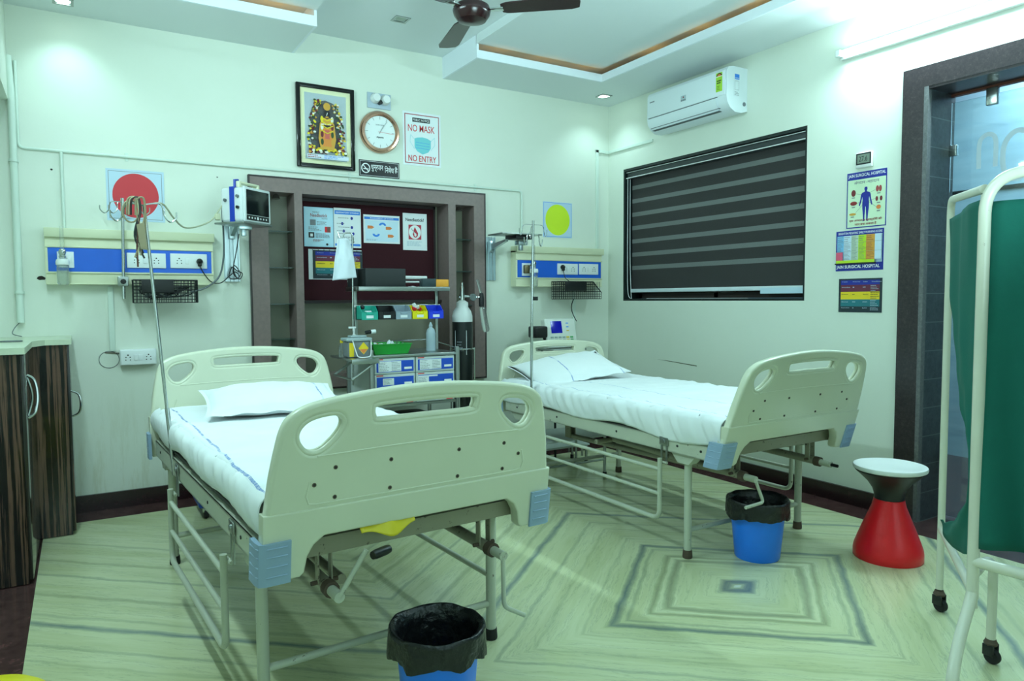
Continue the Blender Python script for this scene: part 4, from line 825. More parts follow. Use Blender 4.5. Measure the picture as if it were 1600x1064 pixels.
def bed(name, label, loc, rot, lean, lean_head, cranks, group='hospital beds', top=1.0):
    t = thing(name, label, 'hospital bed', loc, rot, group); L = 1.907
    bed_panel(t, 'foot_board', 0.0, lean, -1); bed_panel(t, 'head_board', L, lean_head, 1, top)
    for s_ in (-1, 1):
        b = MB(); b.box((s_ * .455, .06, .507), (s_ * .459, L - .06, .578), FRAME); b.box((s_ * .425, .06, .572), (s_ * .459, L - .06, .578), FRAME); b.box((s_ * .425, .06, .507), (s_ * .459, L - .06, .512), FRAME)
        for v in (.10, .25, .7, 1.25, 1.7): b.cyl((s_ * .459, v, .545), (s_ * .4615, v, .545), .006, HOLE, 10)
        b.build('side_rail', t, angle=30)
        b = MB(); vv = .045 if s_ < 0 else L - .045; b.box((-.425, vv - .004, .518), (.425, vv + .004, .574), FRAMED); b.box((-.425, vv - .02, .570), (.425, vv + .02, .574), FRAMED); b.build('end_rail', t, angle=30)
    b = MB(); b.box((-.44, .045, .580), (.44, L - .045, .592), mat('deck_steel', (70, 72, 66), 0.5)); b.build('deck', t, smooth=False)
    for v in (.227, 1.72):
        for s_ in (-1, 1):
            b = MB(); b.tube([(s_ * .41, v, .035), (s_ * .41, v, .512)], .0185, FRAME, 14); b.prism([(v - .085, .512), (v + .085, .512), (v + .035, .462), (v - .035, .462)], s_ * .445, s_ * .390, FRAME, 'X')
            lg = b.build('leg', t); MB().lathe([(0, 0), (.022, 0), (.024, .006), (.0215, .04), (.0, .04)], RUBBER if loc[0] < -2 else RUST, (s_ * .41, v, 0), 16).build('foot_cap', lg)
        MB().tube([(-.395, v, .135), (.395, v, .135)], .0125, FRAME, 12).build('cross_bar', t)
    ve = 1.255 if loc[0] < -2 else 1.48
    for s_ in (-1, 1):      # lowered safety rails
        x = s_ * .492; g = MB()
        g.tube(fillet([(x, .335, .475), (x, .335, .175), (x, ve, .175), (x, ve, .475)], .05), .0115, FRAME, 10)
        g.tube([(x, .335, .42), (x, ve, .42)], .0095, FRAME, 10); g.tube([(x, .335, .30), (x, ve, .30)], .0095, FRAME, 10)
        gr = g.build('safety_rail', t)
        for v in (.335, ve):
            b = MB(); b.box((s_ * .462, v - .022, .445), (s_ * .466, v - .012, .575), STEEL); b.box((s_ * .462, v + .012, .445), (s_ * .466, v + .022, .575), STEEL); b.cyl((s_ * .459, v, .555), (s_ * .474, v, .555), .009, STEEL, 12); b.rbox((s_ * .462, v - .03, .535), (s_ * .468, v + .03, .575), STEEL, .003)
            b.cyl((x - s_ * .015, v - .035, .455), (x - s_ * .015, v + .02, .455), .006, FRAME, 8); b.build('rail_latch', gr)
    for s_ in (-1, 1):      # crank screws under the frame
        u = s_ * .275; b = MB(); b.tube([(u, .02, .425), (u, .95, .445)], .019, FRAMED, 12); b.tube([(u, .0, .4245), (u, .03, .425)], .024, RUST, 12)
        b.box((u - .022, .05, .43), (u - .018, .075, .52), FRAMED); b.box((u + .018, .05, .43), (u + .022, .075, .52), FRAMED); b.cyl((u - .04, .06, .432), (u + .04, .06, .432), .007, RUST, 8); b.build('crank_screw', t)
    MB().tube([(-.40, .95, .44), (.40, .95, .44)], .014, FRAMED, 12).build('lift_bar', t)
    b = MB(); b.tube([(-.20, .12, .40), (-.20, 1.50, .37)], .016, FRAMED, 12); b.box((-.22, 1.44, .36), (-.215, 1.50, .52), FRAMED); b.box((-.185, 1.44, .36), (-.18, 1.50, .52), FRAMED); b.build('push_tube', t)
    for s_, pts, handle in cranks:
        b = MB(); b.tube([(s_ * .275, .01, .424), (s_ * .275, -.06, .423)], .0155, FRAME, 12)
        if pts: b.tube(fillet([(s_ * .275, -.055, .423)] + pts, .02, 4), .0075, FRAME, 10)
        else: b.tube([(s_ * .275, -.05, .423), (s_ * .275, -.095, .422)], .008, BLACK, 10)
        c = b.build('crank', t)
        if handle: MB().lathe([(0, -.032), (.0115, -.032), (.0135, -.02), (.0135, .02), (.0115, .032), (0, .032)], BLACK, (0, 0, 0), 16, 'Y').build('handle', c, loc=handle[0], rotz=handle[1])
    return t
B1 = bed('hospital_bed', 'ivory hospital bed in the left foreground with a leaning drip pole', (-3.080, -2.897, 0), .061, .139, .10,
         [(-1, [(-.20, -.075, .548)], ((-.165, -.095, .540), R(-70))), (1, [(.268, -.07, .262), (.345, -.075, .216)], None)])
B2 = bed('hospital_bed', 'ivory hospital bed by the window wall with its foot board leaning outward', (-1.069, -2.663, 0), .002, .30, .08,
         [(-1, [(-.235, -.07, .316), (-.36, -.075, .312)], None), (1, None, None)], top=.88)

def linen(bedo, k, hw, zt, zb, seed, mattress_label, sheet_label, mat_, fold, y0=.035, y1=1.86):
    inv = Matrix.Translation(bedo.location) @ Matrix.Rotation(bedo.rotation_euler.z, 4, 'Z')
    o = MB().rbox((-hw + .03, max(y0, .0) + .05, .5935), (hw - .03, y1 - .05, zt - .024), mat('mattress_cover', (214, 224, 226), 0.85), .025).build('mattress'); o.location = bedo.location; o.rotation_euler.z = bedo.rotation_euler.z
    tag(o, mattress_label, 'mattress')
    def f(s, t):
        v = y0 + (y1 - y0) * t; side = 0
        nv = noise.noise(Vector((v * 3.1, seed, 0))); bot = zb + .018 * noise.noise(Vector((v * 2.2, seed * 3.0, 1))) + (.008 * math.sin(v * 9 + seed))
        Hs = zt - bot; rr = .035; W = 2 * hw; tot = W + 2 * Hs; d = s * tot
        if d < Hs: u = -hw; z = bot + d; side = -1; e = d / Hs
        elif d > Hs + W: u = hw; z = zt - (d - Hs - W); side = 1; e = 1 - (d - Hs - W) / Hs
        else: u = -hw + (d - Hs); z = zt; e = 1
        q = hw - abs(u)
        if side == 0 and q < rr: z -= rr - math.sqrt(max(0, rr * rr - (rr - q) ** 2))
        if side and (zt - z) < rr: u -= side * (rr - math.sqrt(max(0, rr * rr - (rr - (zt - z)) ** 2))) * .9
        p = Vector((u, v, z)); ez = min(t, 1 - t) * (y1 - y0)
        if ez < .04: p.z -= (.04 - ez) * .9 if side == 0 else 0
        n1 = noise.noise(Vector((u * 3.5, v * 5.5, seed))) ; n2 = noise.noise(Vector((u * 9 + v * 4, v * 11, seed + 4)))
        if side == 0:
            edge = max(0, 1 - q / .16); rdg = abs(noise.noise(Vector((u * 2.2 + v * 1.4, v * 7.5, seed + 9))))
            p.z += .006 * n1 + .0035 * n2 + fold * edge * (.012 * noise.noise(Vector((v * 14, 2, seed)))) + fold * .012 * (0.5 - min(rdg * 3, .5)) * (1 if rdg < .2 else 0)
        else:
            dn = 1 - e; w = noise.noise(Vector((v * 15 + dn * 1.5, 5 * side, seed))) + .5 * noise.noise(Vector((v * 30 + dn * 2, 7 * side, seed)))
            p.x += side * (.004 + fold * .020 * w * (.35 + .65 * math.sin(math.pi * min(1, dn * .9 + .1))) + .012 * math.sin(math.pi * dn)); p.y += .006 * w
        p.x = max(-hw - .03, min(hw + .03, p.x)); return p
    b = MB(); b.grid(f, 110, 180, mat_); o = b.build('bed_sheet', angle=80); o.location = bedo.location; o.rotation_euler.z = bedo.rotation_euler.z
    tag(o, sheet_label, 'bed sheet'); sd = o.modifiers.new('Solidify', 'SOLIDIFY'); sd.thickness = .0025; sd.offset = 1
    return o
linen(B1, 1, .452, .728, .615, 3.3, 'pale covered mattress under the smooth sheet of the left foreground bed', 'smooth white sheet with blue printed lines on the left foreground bed', make_sheet('sheet_left', (-.445,), .0042, .032), .35, .004, 1.885)
linen(B2, 2, .458, .716, .575, 8.1, 'pale covered mattress under the rumpled sheet of the window side bed', 'rumpled white sheet with faint grey print on the window side bed', make_sheet('sheet_right', (-.40, -.12), .0025), .7, -.03, 1.885)
def pillow(label, bedo, c, rz, w, d, h, tilt=0, roll_=0, seed=1, m=None, sag=.0):
    b = MB(); vs = []; N = 36; M_ = 24
    def sh(s, t, sgn):
        x = 2 * s - 1; y = 2 * t - 1; fl = .06
        xi = min(1, abs(x) / (1 - fl)); yi = min(1, abs(y) / (1 - fl * 1.3))
        th = (max(0, 1 - xi ** 2.6) ** .62) * (max(0, 1 - yi ** 2.4) ** .62)
        pin = 1 - .07 * (1 - abs(y) ** 2) * abs(x) ** 3; pin2 = 1 - .09 * (1 - abs(x) ** 2) * abs(y) ** 3
        n = noise.noise(Vector((x * 2.3, y * 2.3, seed))) * .10 + noise.noise(Vector((x * 6, y * 5, seed + 3))) * .05
        z = sgn * h / 2 * th * (1 + n) * (1.0 if sgn > 0 else .75) + .004 * math.sin(x * 14 + seed) * (1 - th) + sag * abs(x) ** 2
        return Vector((x * w / 2 * pin, y * d / 2 * pin2, z + sgn * .0012))
    b.grid(lambda s, t: sh(s, t, 1), N, M_, m); b.grid(lambda s, t: sh(s, t, -1), N, M_, m)
    bm = bmesh.new(); me0 = D.meshes.new('t'); me0.from_pydata([tuple(p) for p in b.v], [], b.f); bm.from_mesh(me0); bmesh.ops.remove_doubles(bm, verts=bm.verts, dist=.0026); b = MB(); b.bm(bm, m); bm.free(); D.meshes.remove(me0)
    o = b.build('pillow', angle=80); W = Matrix.Translation(bedo.location) @ Matrix.Rotation(bedo.rotation_euler.z, 4, 'Z') @ Matrix.Translation(c) @ Matrix.Rotation(rz, 4, 'Z') @ Matrix.Rotation(roll_, 4, 'Y') @ Matrix.Rotation(tilt, 4, 'X')
    o.matrix_world = W; tag(o, label, 'pillow'); return o
pillow('flat white pillow lying askew on the left foreground bed', B1, (-.01, 1.45, .788), R(-8), .62, .49, .12, R(7), 0, 2, make_sheet('pillow_left', (.2,), .004))
pillow('plump white pillow leaning on the head board of the window side bed', B2, (-.09, 1.64, .782), R(-6), .70, .45, .13, R(15), R(-7), 5, make_sheet('pillow_right', (-.08, .30), .004))

# yellow cloth poking out beneath the foot board of the left bed
b = MB(); b.grid(lambda s, t: Vector((-.20 + .17 * s, -.030 - .015 * t + .006 * math.sin(s * 9), .600 - (.012 + .034 * math.exp(-((s - .6) * 3.2) ** 2)) * t + .012 * s)), 14, 6, mat('yellow_plastic_film', (224, 206, 40), 0.45))
o = b.build('yellow_liner', angle=80); o.location = B1.location; o.rotation_euler.z = B1.rotation_euler.z; tag(o, 'crumpled yellow plastic bag poking out below the left bed foot board', 'bag'); sd = o.modifiers.new('Solidify', 'SOLIDIFY'); sd.thickness = .002

# ================================================================== DRIP POLES
def hook(b, c, ang, reach, m=CHROME, r=.0034, dz=0, rise=.0, big=.022):
    u = Vector((math.cos(ang), math.sin(ang), 0)); c = Vector(c)
    b.tube(smooth_path([c + Vector((0, 0, dz)), c + u * reach * .55 + Vector((0, 0, dz + rise)), c + u * reach * .72 + Vector((0, 0, dz - .012)), c + u * reach * .78 + Vector((0, 0, dz - .045)), c + u * (reach * .78 + big) + Vector((0, 0, dz - .068)), c + u * (reach * .78 + 2 * big) + Vector((0, 0, dz - .05)), c + u * (reach * .78 + 2.1 * big) + Vector((0, 0, dz - .025))], 6), r, m, 8)
p1 = thing('drip_pole', 'leaning chrome drip pole clamped to the near side of the left bed', 'drip stand', (-3.615, -1.53, 0))
MB().tube([(0, 0, .50), (-.02, .008, .79)], .0095, CHROME, 12).build('lower_tube', p1)
MB().tube([(-.02, .008, .78), (-.08, .03, 1.652)], .0068, CHROME, 12).build('upper_tube', p1)
b = MB(); hook(b, (-.08, .03, 1.652), R(0), .10, dz=.0, rise=.008); hook(b, (-.08, .03, 1.652), R(178), .10, dz=-.004, rise=.006); b.build('hook', p1)
p2 = thing('drip_pole', 'straight chrome drip pole fixed to the left bed head panel', 'drip stand', (-3.717, -.115, 0))
MB().tube([(0, 0, 1.262), (0.012, 0, 1.848)], .0095, CHROME, 12).build('tube', p2)
b = MB(); hook(b, (0.012, 0, 1.825), R(180), .09); hook(b, (0.012, 0, 1.825), R(0), .12); hook(b, (0.012, 0, 1.825), R(200), .04); b.build('hook', p2)
b = MB(); b.rbox((-.028, -.014, 1.335), (.028, .052, 1.392), STEEL, .004); b.lathe([(.0, -.016), (.012, -.016), (.016, -.03), (.0, -.032)], BLACK, (0, 0, 1.362), 8, 'Y'); b.build('clamp', p2)
p3 = thing('drip_pole', 'straight chrome drip pole standing at the near side of the window side bed', 'drip stand', (-1.573, -1.2, 0))
MB().tube([(0, 0, .50), (.005, 0, 1.1)], .0088, CHROME, 12).build('lower_tube', p3)
MB().tube([(.005, 0, 1.09), (.018, 0, 1.725)], .0075, CHROME, 12).build('upper_tube', p3)
b = MB(); hook(b, (.016, 0, 1.64), R(10), .07, big=.012); hook(b, (.016, 0, 1.645), R(195), .07, big=.012); b.build('hook', p3)
b = MB(); hook(b, (.018, 0, 1.70), R(185), .11, r=.002, big=.01); hook(b, (.018, 0, 1.70), R(5), .11, r=.002, big=.01); hook(b, (.018, 0, 1.69), R(75), .06, r=.002, big=.01); b.build('small_hook', p3)
MB().rbox((.01, -.012, 1.238), (.045, .012, 1.262), BLACK, .003).build('knob', p3)
# bundle of straps and leads hanging from the leaning pole
b = MB(); STR = mat('strap_beige', (150, 142, 112), 0.8); hx, hy, hz = -3.715, -1.505, 1.655
for k in range(7):
    q = random.Random(70 + k); dx = q.uniform(-.018, .022); L_ = q.uniform(.16, .27)
    b.tube(smooth_path([(hx + dx - .03, hy - .012, hz - .05), (hx + dx - .025, hy - .02, hz + .012), (hx + dx, hy - .02, hz + .02), (hx + dx + .005, hy - .018, hz - .04), (hx + dx + q.uniform(-.015, .02), hy - .016, hz - L_ * .6), (hx + dx + q.uniform(-.02, .02), hy - .016, hz - L_)], 6), [.006] * 31 if False else .0036, (STR, mat('lead_dark', (40, 42, 44), .5), STR, mat('lead_cream', (190, 186, 150), .5), STR, MATS['lead_dark'], mat('lead_red', (96, 60, 48), .5))[k], 6)
b.tube([(hx - .03 + .03 * math.cos(a / 20 * 6.283), hy - .01, hz - .035 + .045 * math.sin(a / 20 * 6.283)) for a in range(20)], .0035, STR, 6, closed=True)
b.prism([(hx - .012, hz - .09), (hx + .016, hz - .08), (hx + .026, hz - .19), (hx + .0, hz - .19)], hy - .028, hy - .012, STR, 'Y')
tag(b.build('lead_bundle'), 'knotted bundle of beige straps and coloured leads hanging on the leaning pole', 'cables')

# ================================================================== BINS AND STOOL
def bin_(label, x, y, blabel, seed, rb=.112, rt_=.138, h=.285):
    t = thing('waste_bin', label, 'bin', (x, y, 0), 0, 'blue waste bins')
    MB().lathe([(0, .0), (rb - .004, .0), (rb, .006), (rt_, h), (rt_ + .006, h + .002), (rt_ + .006, h - .008), (rt_ - .003, h - .010), (rb - .006, .012), (0, .008)], BLUE, n=48).build('body', t)
    b = MB()
    def f(s, tt):
        a = 2 * math.pi * s; c, sn = math.cos(a), math.sin(a); n = noise.noise(Vector((c * 2.2, sn * 2.2, seed))); n2 = noise.noise(Vector((c * 7, sn * 7, seed + tt * 3)))
        if tt < .35: k = tt / .35; r = rt_ * (.80 + .2 * k) - .004 + .014 * n2 * (1 - k); z = h * (.35 + .66 * k)
        elif tt < .5: k = (tt - .35) / .15; r = rt_ + .004 + .012 * math.sin(k * math.pi / 2) + .003 * n; z = h + .006 + .008 * math.sin(k * math.pi) + .006 * n
        else: k = (tt - .5) / .5; r = rt_ + .018 + .008 * n2 * k + .010 * k * n; z = h + .006 + .006 * n - k * (.074 + .022 * n + .004 * n2)
        return Vector((r * c, r * sn, z))
    b.grid(f, 72, 26, BAG); bm = bmesh.new(); me0 = D.meshes.new('t'); me0.from_pydata([tuple(p) for p in b.v], [], b.f); bm.from_mesh(me0); bmesh.ops.remove_doubles(bm, verts=bm.verts, dist=.0005); b = MB(); b.bm(bm, BAG); bm.free(); D.meshes.remove(me0)
    o = b.build('bin_liner', angle=80); o.location = (x, y, 0); tag(o, blabel, 'bin bag')
    return t
bin_('blue plastic waste bin in front of the left bed, cut by the picture bottom', -3.078, -3.025, 'black bag folded over the bin in front of the left bed', 1.5, .100, .124, .292)
bin_('blue plastic waste bin under the crank of the window side bed', -1.180, -2.600, 'black bag folded over the bin under the window side bed', 6.2, .105, .130, .275)
t = thing('waste_bin', 'yellow waste bin at the bottom left corner of the picture', 'bin', (-4.175, -2.83, 0))
MB().lathe([(0, 0), (.10, 0), (.128, .27), (.14, .275), (.14, .295), (.12, .31), (.05, .318), (0, .32)], mat('bin_yellow', (236, 222, 20), 0.35), n=40).build('body', t)
t = thing('stool', 'red plastic stool with a black waist and round white seat', 'stool', (-.659, -2.94, 0))
MB().lathe([(0, 0), (.150, 0), (.153, .004), (.153, .035), (.150, .055), (.136, .095), (.113, .155), (.091, .21), (.075, .25), (.067, .285), (0, .286)], RED, n=64).build('base', t)
MB().lathe([(.0, .2862), (.0655, .2862), (.066, .305), (.075, .335), (.097, .368), (.128, .398), (.152, .420), (.152, .426), (0, .426)], mat('stool_black', (12, 14, 16), 0.45), n=64).build('waist', t)
MB().lathe([(0, .424), (.150, .424), (.159, .429), (.162, .438), (.159, .447), (.148, .450), (.135, .445), (.08, .438), (0, .436)], WHITE, n=64).build('seat', t)

# ================================================================== FOLDING SCREEN
def tubes(parent, name, paths, r, m, n=12):
    b = MB()
    for p in paths: b.tube(p, r, m, n)
    return b.build(name, parent)
fs = thing('folding_screen', 'white enamelled folding privacy screen frame on black castors at the right', 'folding screen', (-1.67, -3.80, 0))
M0 = Vector((0, 0, 0)); Lp = Vector((.61, .41, 0)); 
r_ = .0145
u = Lp.normalized()
tubes(fs, 'wing_frame', [fillet([Lp + Vector((0, 0, .09)), Lp + Vector((0, 0, 1.62)), Vector((.02, .012, 1.565))], .06), [Lp + Vector((0, 0, .335)), Vector((.034, .0145, .345))], [Vector((.034, .0145, .30)), Vector((.034, .0145, 1.55))]], .0135, SCREENW)
# main leaf runs toward the viewer's right
md = Vector((.05, -.78, 0)); mu = md.normalized()
tubes(fs, 'main_frame', [fillet([M0 + Vector((0, 0, .34)), M0 + Vector((0.0, 0, 1.60)), md * .94 + Vector((0, 0, 1.60)), md * .94 + Vector((0, 0, .34))], .11, 10), [M0 + Vector((0, 0, .455)), md * .94 + Vector((0, 0, .455))]], .0165, SCREENW, 14)
for q0 in (M0, md * .94):
    b = MB(); b.tube(smooth_path([q0 + Vector((0, 0, .36)), q0 + Vector((-.03, -.005, .32)), q0 + Vector((-.13, -.03, .25)), q0 + Vector((-.20, -.05, .17)), q0 + Vector((-.215, -.055, .07))], 6), .0165, SCREENW, 12); b.build('front_leg', fs)
    b = MB(); b.tube(smooth_path([q0 + Vector((0, 0, .44)), q0 + Vector((.10, .04, .385)), q0 + Vector((.26, .085, .375)), q0 + Vector((.338, .10, .34)), q0 + Vector((.345, .10, .27)), q0 + Vector((.345, .10, .085))], 6), .0145, SCREENW, 12); b.build('rear_leg', fs)
def castor(parent, c):
    k = MB(); k.lathe([(.0, .085), (.016, .085), (.018, .078), (.022, .072), (.020, .064), (0, .064)], RUST, (c[0], c[1], 0), 16); k.rbox((c[0] - .020, c[1] - .018, .030), (c[0] - .013, c[1] + .018, .068), BLACK, .002); k.rbox((c[0] + .013, c[1] - .018, .030), (c[0] + .020, c[1] + .018, .068), BLACK, .002); cs = k.build('castor', parent)
    MB().lathe([(0, -.011), (.022, -.011), (.026, -.006), (.026, .006), (.022, .011), (0, .011)], RUBBER, (c[0], c[1] - .006, .026), 24, 'X').build('wheel', cs)
castor(fs, Lp); castor(fs, M0 + Vector((.345, .10, 0))); castor(fs, M0 + Vector((-.215, -.055, 0))); castor(fs, md * .94 + Vector((.345, .10, 0))); castor(fs, md * .94 + Vector((-.215, -.055, 0)))
# green drapes
LE = [(0, .03), (.12, .07), (.23, .14), (.35, .27), (.46, .42), (.56, .58), (.64, .72), (.72, .86), (.78, .90), (.84, .84), (.90, .60), (.95, .30), (1.0, .02)]
def ledge(t):
    for (a, x), (c, y) in zip(LE, LE[1:]):
        if t <= c: k = (t - a) / (c - a); k = k * k * (3 - 2 * k); return x + (y - x) * k
    return LE[-1][1]
def wing_cloth(s, t):
    e = ledge(t); f = e + (1.0 - e) * s; p = Lp.lerp(Vector((.05, .02, 0)), f)
    zt = 1.545 + .0 * f; zb = .375 + .085 * f - .05 * math.sin(f * math.pi); z = zt + (zb - zt) * t
    n = Vector((u.y, -u.x, 0)); return p + Vector((0, 0, z)) + n * (.012 * math.sin(s * 7 + t * 3) * (1 - abs(2 * s - 1)) + .008 * noise.noise(Vector((f * 6, t * 2, 3))) - .006)
b = MB(); b.grid(wing_cloth, 30, 60, GREEN); o = b.build('green_drape', angle=80); o.location = fs.location; tag(o, 'green cloth drawn aside on the narrow wing of the folding screen', 'screen cloth'); sd = o.modifiers.new('Solidify', 'SOLIDIFY'); sd.thickness = .002
def main_cloth(s, t):
    f = -.012 + .92 * s; p = md * f; n = Vector((mu.y, -mu.x, 0)); zt = 1.525; zb = .495 - .03 * s + .012 * math.sin(s * 11); z = zt + (zb - zt) * t
    w = .034 * math.sin(s * 27 + .9 * math.sin(t * 3)) * (.25 + .75 * t) + .012 * noise.noise(Vector((s * 9, t * 1.5, 8)))
    return p + Vector((0, 0, z)) + n * (w - .0) + Vector((.022, 0, 0))
b = MB(); b.grid(main_cloth, 90, 40, GREEN); o = b.build('green_drape', angle=80); o.location = fs.location; tag(o, 'green cloth hanging in folds on the wide leaf of the screen, at the right edge', 'screen cloth'); sd = o.modifiers.new('Solidify', 'SOLIDIFY'); sd.thickness = .002

# ================================================================== CUPBOARDS ON THE LEFT
far = thing('cupboard', 'dark striped cupboard unit standing nearest the back wall', 'cupboard', (0, 0, 0))
MB().box((-4.60, -.452, .004), (-4.012, -.02, 1.02), EBONY).build('body', far, smooth=False)
d_ = MB().rbox((-4.012, -.448, .02), (-3.996, -.024, 1.016), EBONY, .002).build('door', far)
b = MB(); b.tube(smooth_path([(-3.996, -.40, .77), (-3.962, -.405, .75), (-3.952, -.41, .70), (-3.962, -.405, .65), (-3.996, -.40, .63)], 6), .006, CHROME, 8); b.build('handle', d_)
near = thing('cupboard', 'dark striped cupboard unit with an arched chrome handle, nearest the picture edge', 'cupboard', (0, 0, 0))
MB().box((-4.60, -1.135, .004), (-4.172, -.458, 1.018), EBONY).build('body', near, smooth=False)
d_ = MB().rbox((-4.172, -1.132, .02), (-4.156, -.462, 1.016), mat('wenge_gloss', (40, 38, 32), 0.14, coat=.3), .002).build('door', near)
b = MB(); b.tube(smooth_path([(-4.156, -.985, .915), (-4.128, -.99, .89), (-4.118, -1.0, .82), (-4.128, -1.01, .75), (-4.156, -1.015, .725)], 6), .007, CHROME, 8); b.tube(smooth_path([(-4.156, -.985, .905), (-4.138, -1.0, .82), (-4.156, -1.015, .735)], 6), .005, CHROME, 8); b.build('handle', d_)
ct = MB(); ct.prism([(-4.61, 0), (-3.985, 0), (-3.985, -.47), (-4.10, -.475), (-4.15, -.60), (-4.15, -1.16), (-4.61, -1.16)], 1.0215, 1.05, mat('counter_marble', (206, 216, 190), 0.3, var=.12, vscale=5), 'Z'); ct = ct.build('worktop', smooth=False); tag(ct, 'pale stone worktop lying over both dark striped cupboards', 'worktop')
b = MB(); b.tube([(-4.33, -.72, 1.0585), (-4.17, -.62, 1.0585)], .008, CLEARP, 10); b.tube([(-4.165, -.61 + .0, 1.0585 + .0), (-4.13, -.59, 1.0585)], .009, BLUEB, 10)
b = MB(); b.tube([(-4.235 + .045 * math.cos(a / 20 * 6.283), -.60 + .028 * math.sin(a / 20 * 6.283), 1.054) for a in range(20)], .0035, GREYC, 6, closed=True); tag(b.build('cable_loop'), 'small loop of thin cable lying on the worktop at the far left', 'cable')
b = MB(); b.tube(smooth_path([(-4.232, -.03, 1.13), (-4.255, -.05, 1.10), (-4.262, -.07, 1.07), (-4.22, -.09, 1.055)], 6), .0025, GREYC, 6); tag(b.build('drain_cord'), 'thin grey wire hanging out of the drain pipe end above the worktop', 'cable')

# ================================================================== TROLLEY BY THE NICHE
tr = thing('medical_trolley', 'stainless steel emergency trolley with blue drawers before the niche', 'trolley', (0, 0, 0))
x0, x1, yf, yb = -2.42, -1.832, -.70, -.26
b = MB(); b.rbox((x0 - .008, yf - .008, .888), (x1 + .008, yb + .005, .905), STEEL, .003); b.tube([(x0, yf + .002, .93), (x0, yb, .965), (x1, yb, .965), (x1, yf + .002, .93)], .004, CHROME, 8); b.build('top', tr)
b = MB(); 
for a, c in ((x0, yf), (x1, yf), (x0, yb), (x1, yb)): b.rbox((a - .011, c - .011, .10), (a + .011, c + .011, .94 if c == yf else .92), STEEL, .003)
b.box((x0, yf, .575), (x1, yb, .59), STEEL); b.box((x0, yf, .20), (x1, yb, .212), STEEL); b.build('frame', tr)
b = MB(); b.box((x0 + .012, yf + .02, .59), (x1 - .012, yb, .887), mat('trolley_grey', (196, 206, 204), 0.4)); b.build('cabinet', tr, smooth=False)
for a, c in ((-2.399, -2.131), (-2.122, -1.852)):
    for r0, r1 in ((.785, .883), (.690, .782), (.595, .687)):
        d_ = MB().rbox((a, yf - .001, r0), (c, yf + .03, r1), MATS['trolley_grey'], .004).build('drawer', tr)
        w_, h_ = c - a - .022, r1 - r0 - .028
        s = Sheet(w_, h_, mat('drawer_blue', (22, 78, 196), 0.4), .001)
        if r0 > .6:
            if r0 > .7: s.rect(.012, .003, w_ * .38, h_ - .002, PAPER); s.rect(w_ * .36, .004, w_ * .66, h_ - .003, PAPER); s.lines(.015, .006, w_ * .36, h_ - .006, 6, INKG, 3, .3); s.lines(w_ * .40, .006, w_ * .64, h_ - .006, 6, INKG, 4, .3)
            elif a < -2.2: s.rect(w_ * .16, .014, w_ * .46, h_ - .008, PAPER); s.lines(w_ * .18, .018, w_ * .44, h_ - .012, 4, INKG, 5, .3)
            else: s.rect(0, .0, w_ * .30, h_ - .004, PAPER); s.rect(w_ * .3, h_ - .012, w_ * .55, h_ - .003, PAPER); s.lines(.004, .006, w_ * .28, h_ - .01, 5, INKG, 6, .3)
            s.rect(w_ * .74, .014, w_ * .95, .028, INKW)
        o = s.build('drawer_label', d_, smooth=False, recalc=False); o.location = (a + .012, yf - .0012, r0 + .012)
        s = Sheet(.045, .006, INKR, .0006); o = s.build('pull_tag', d_, smooth=False, recalc=False); o.location = ((a + .01) if r0 > .6 else (c - .06), yf - .0012, r1 - .009 if r0 > .6 else r0 + .003)
for a in (-2.412, -1.837): MB().rbox((a - .010, -.41, .9055), (a + .010, -.39, 1.335), STEEL, .003).build('upright', tr)
b = MB(); b.rbox((-2.43, -.52, 1.305), (-1.79, -.27, 1.312), STEEL, .002); b.rbox((-2.43, -.523, 1.305), (-1.79, -.519, 1.332), STEEL, .001); b.rbox((-2.43, -.272, 1.305), (-1.79, -.268, 1.332), STEEL, .001); b.rbox((-2.43, -.52, 1.305), (-2.426, -.27, 1.332), STEEL, .001); b.tube([(-2.42, -.275, 1.37), (-1.85, -.275, 1.37)], .007, WHITE, 8); b.tube([(-2.42, -.275, 1.40), (-1.85, -.275, 1.40)], .012, WHITE, 8); b.build('upper_shelf', tr)
b = MB(); b.rbox((-2.43, -.425, 1.195), (-1.82, -.412, 1.215), STEEL, .002); b.build('bin_rail', tr)
b = MB(); b.rbox((-2.60, -.87, .888), (-2.432, -.46, .900), STEEL, .002); b.rbox((-2.60, -.874, .872), (-2.432, -.87, .902), STEEL, .001)
for c in (-.84, -.50): b.tube([(-2.59, c, .78), (-2.43, c, .885)], .008, STEEL, 8)
b.tube([(-2.59, -.84, .78), (-2.59, -.50, .78)], .007, STEEL, 8); b.build('side_shelf', tr)
b = MB(); b.tube([(-2.452, -.45, .70), (-2.440, -.45, 1.66)], .0055, CHROME, 10); b.tube(smooth_path([(-2.44, -.45, 1.66), (-2.455, -.45, 1.672), (-2.49, -.45, 1.668), (-2.505, -.45, 1.64), (-2.52, -.45, 1.635), (-2.535, -.45, 1.675)], 6), .004, CHROME, 8); b.tube(smooth_path([(-2.44, -.45, 1.65), (-2.43, -.44, 1.64), (-2.428, -.43, 1.615), (-2.42, -.42, 1.62)], 6), .004, CHROME, 8); b.build('drip_rod', tr)
for a in (x0, x1):
    for c in (yf, yb): MB().lathe([(0, -.012), (.045, -.012), (.05, 0), (.045, .012), (0, .012)], RUBBER, (a, c, .05), 24, 'X').build('castor', tr)
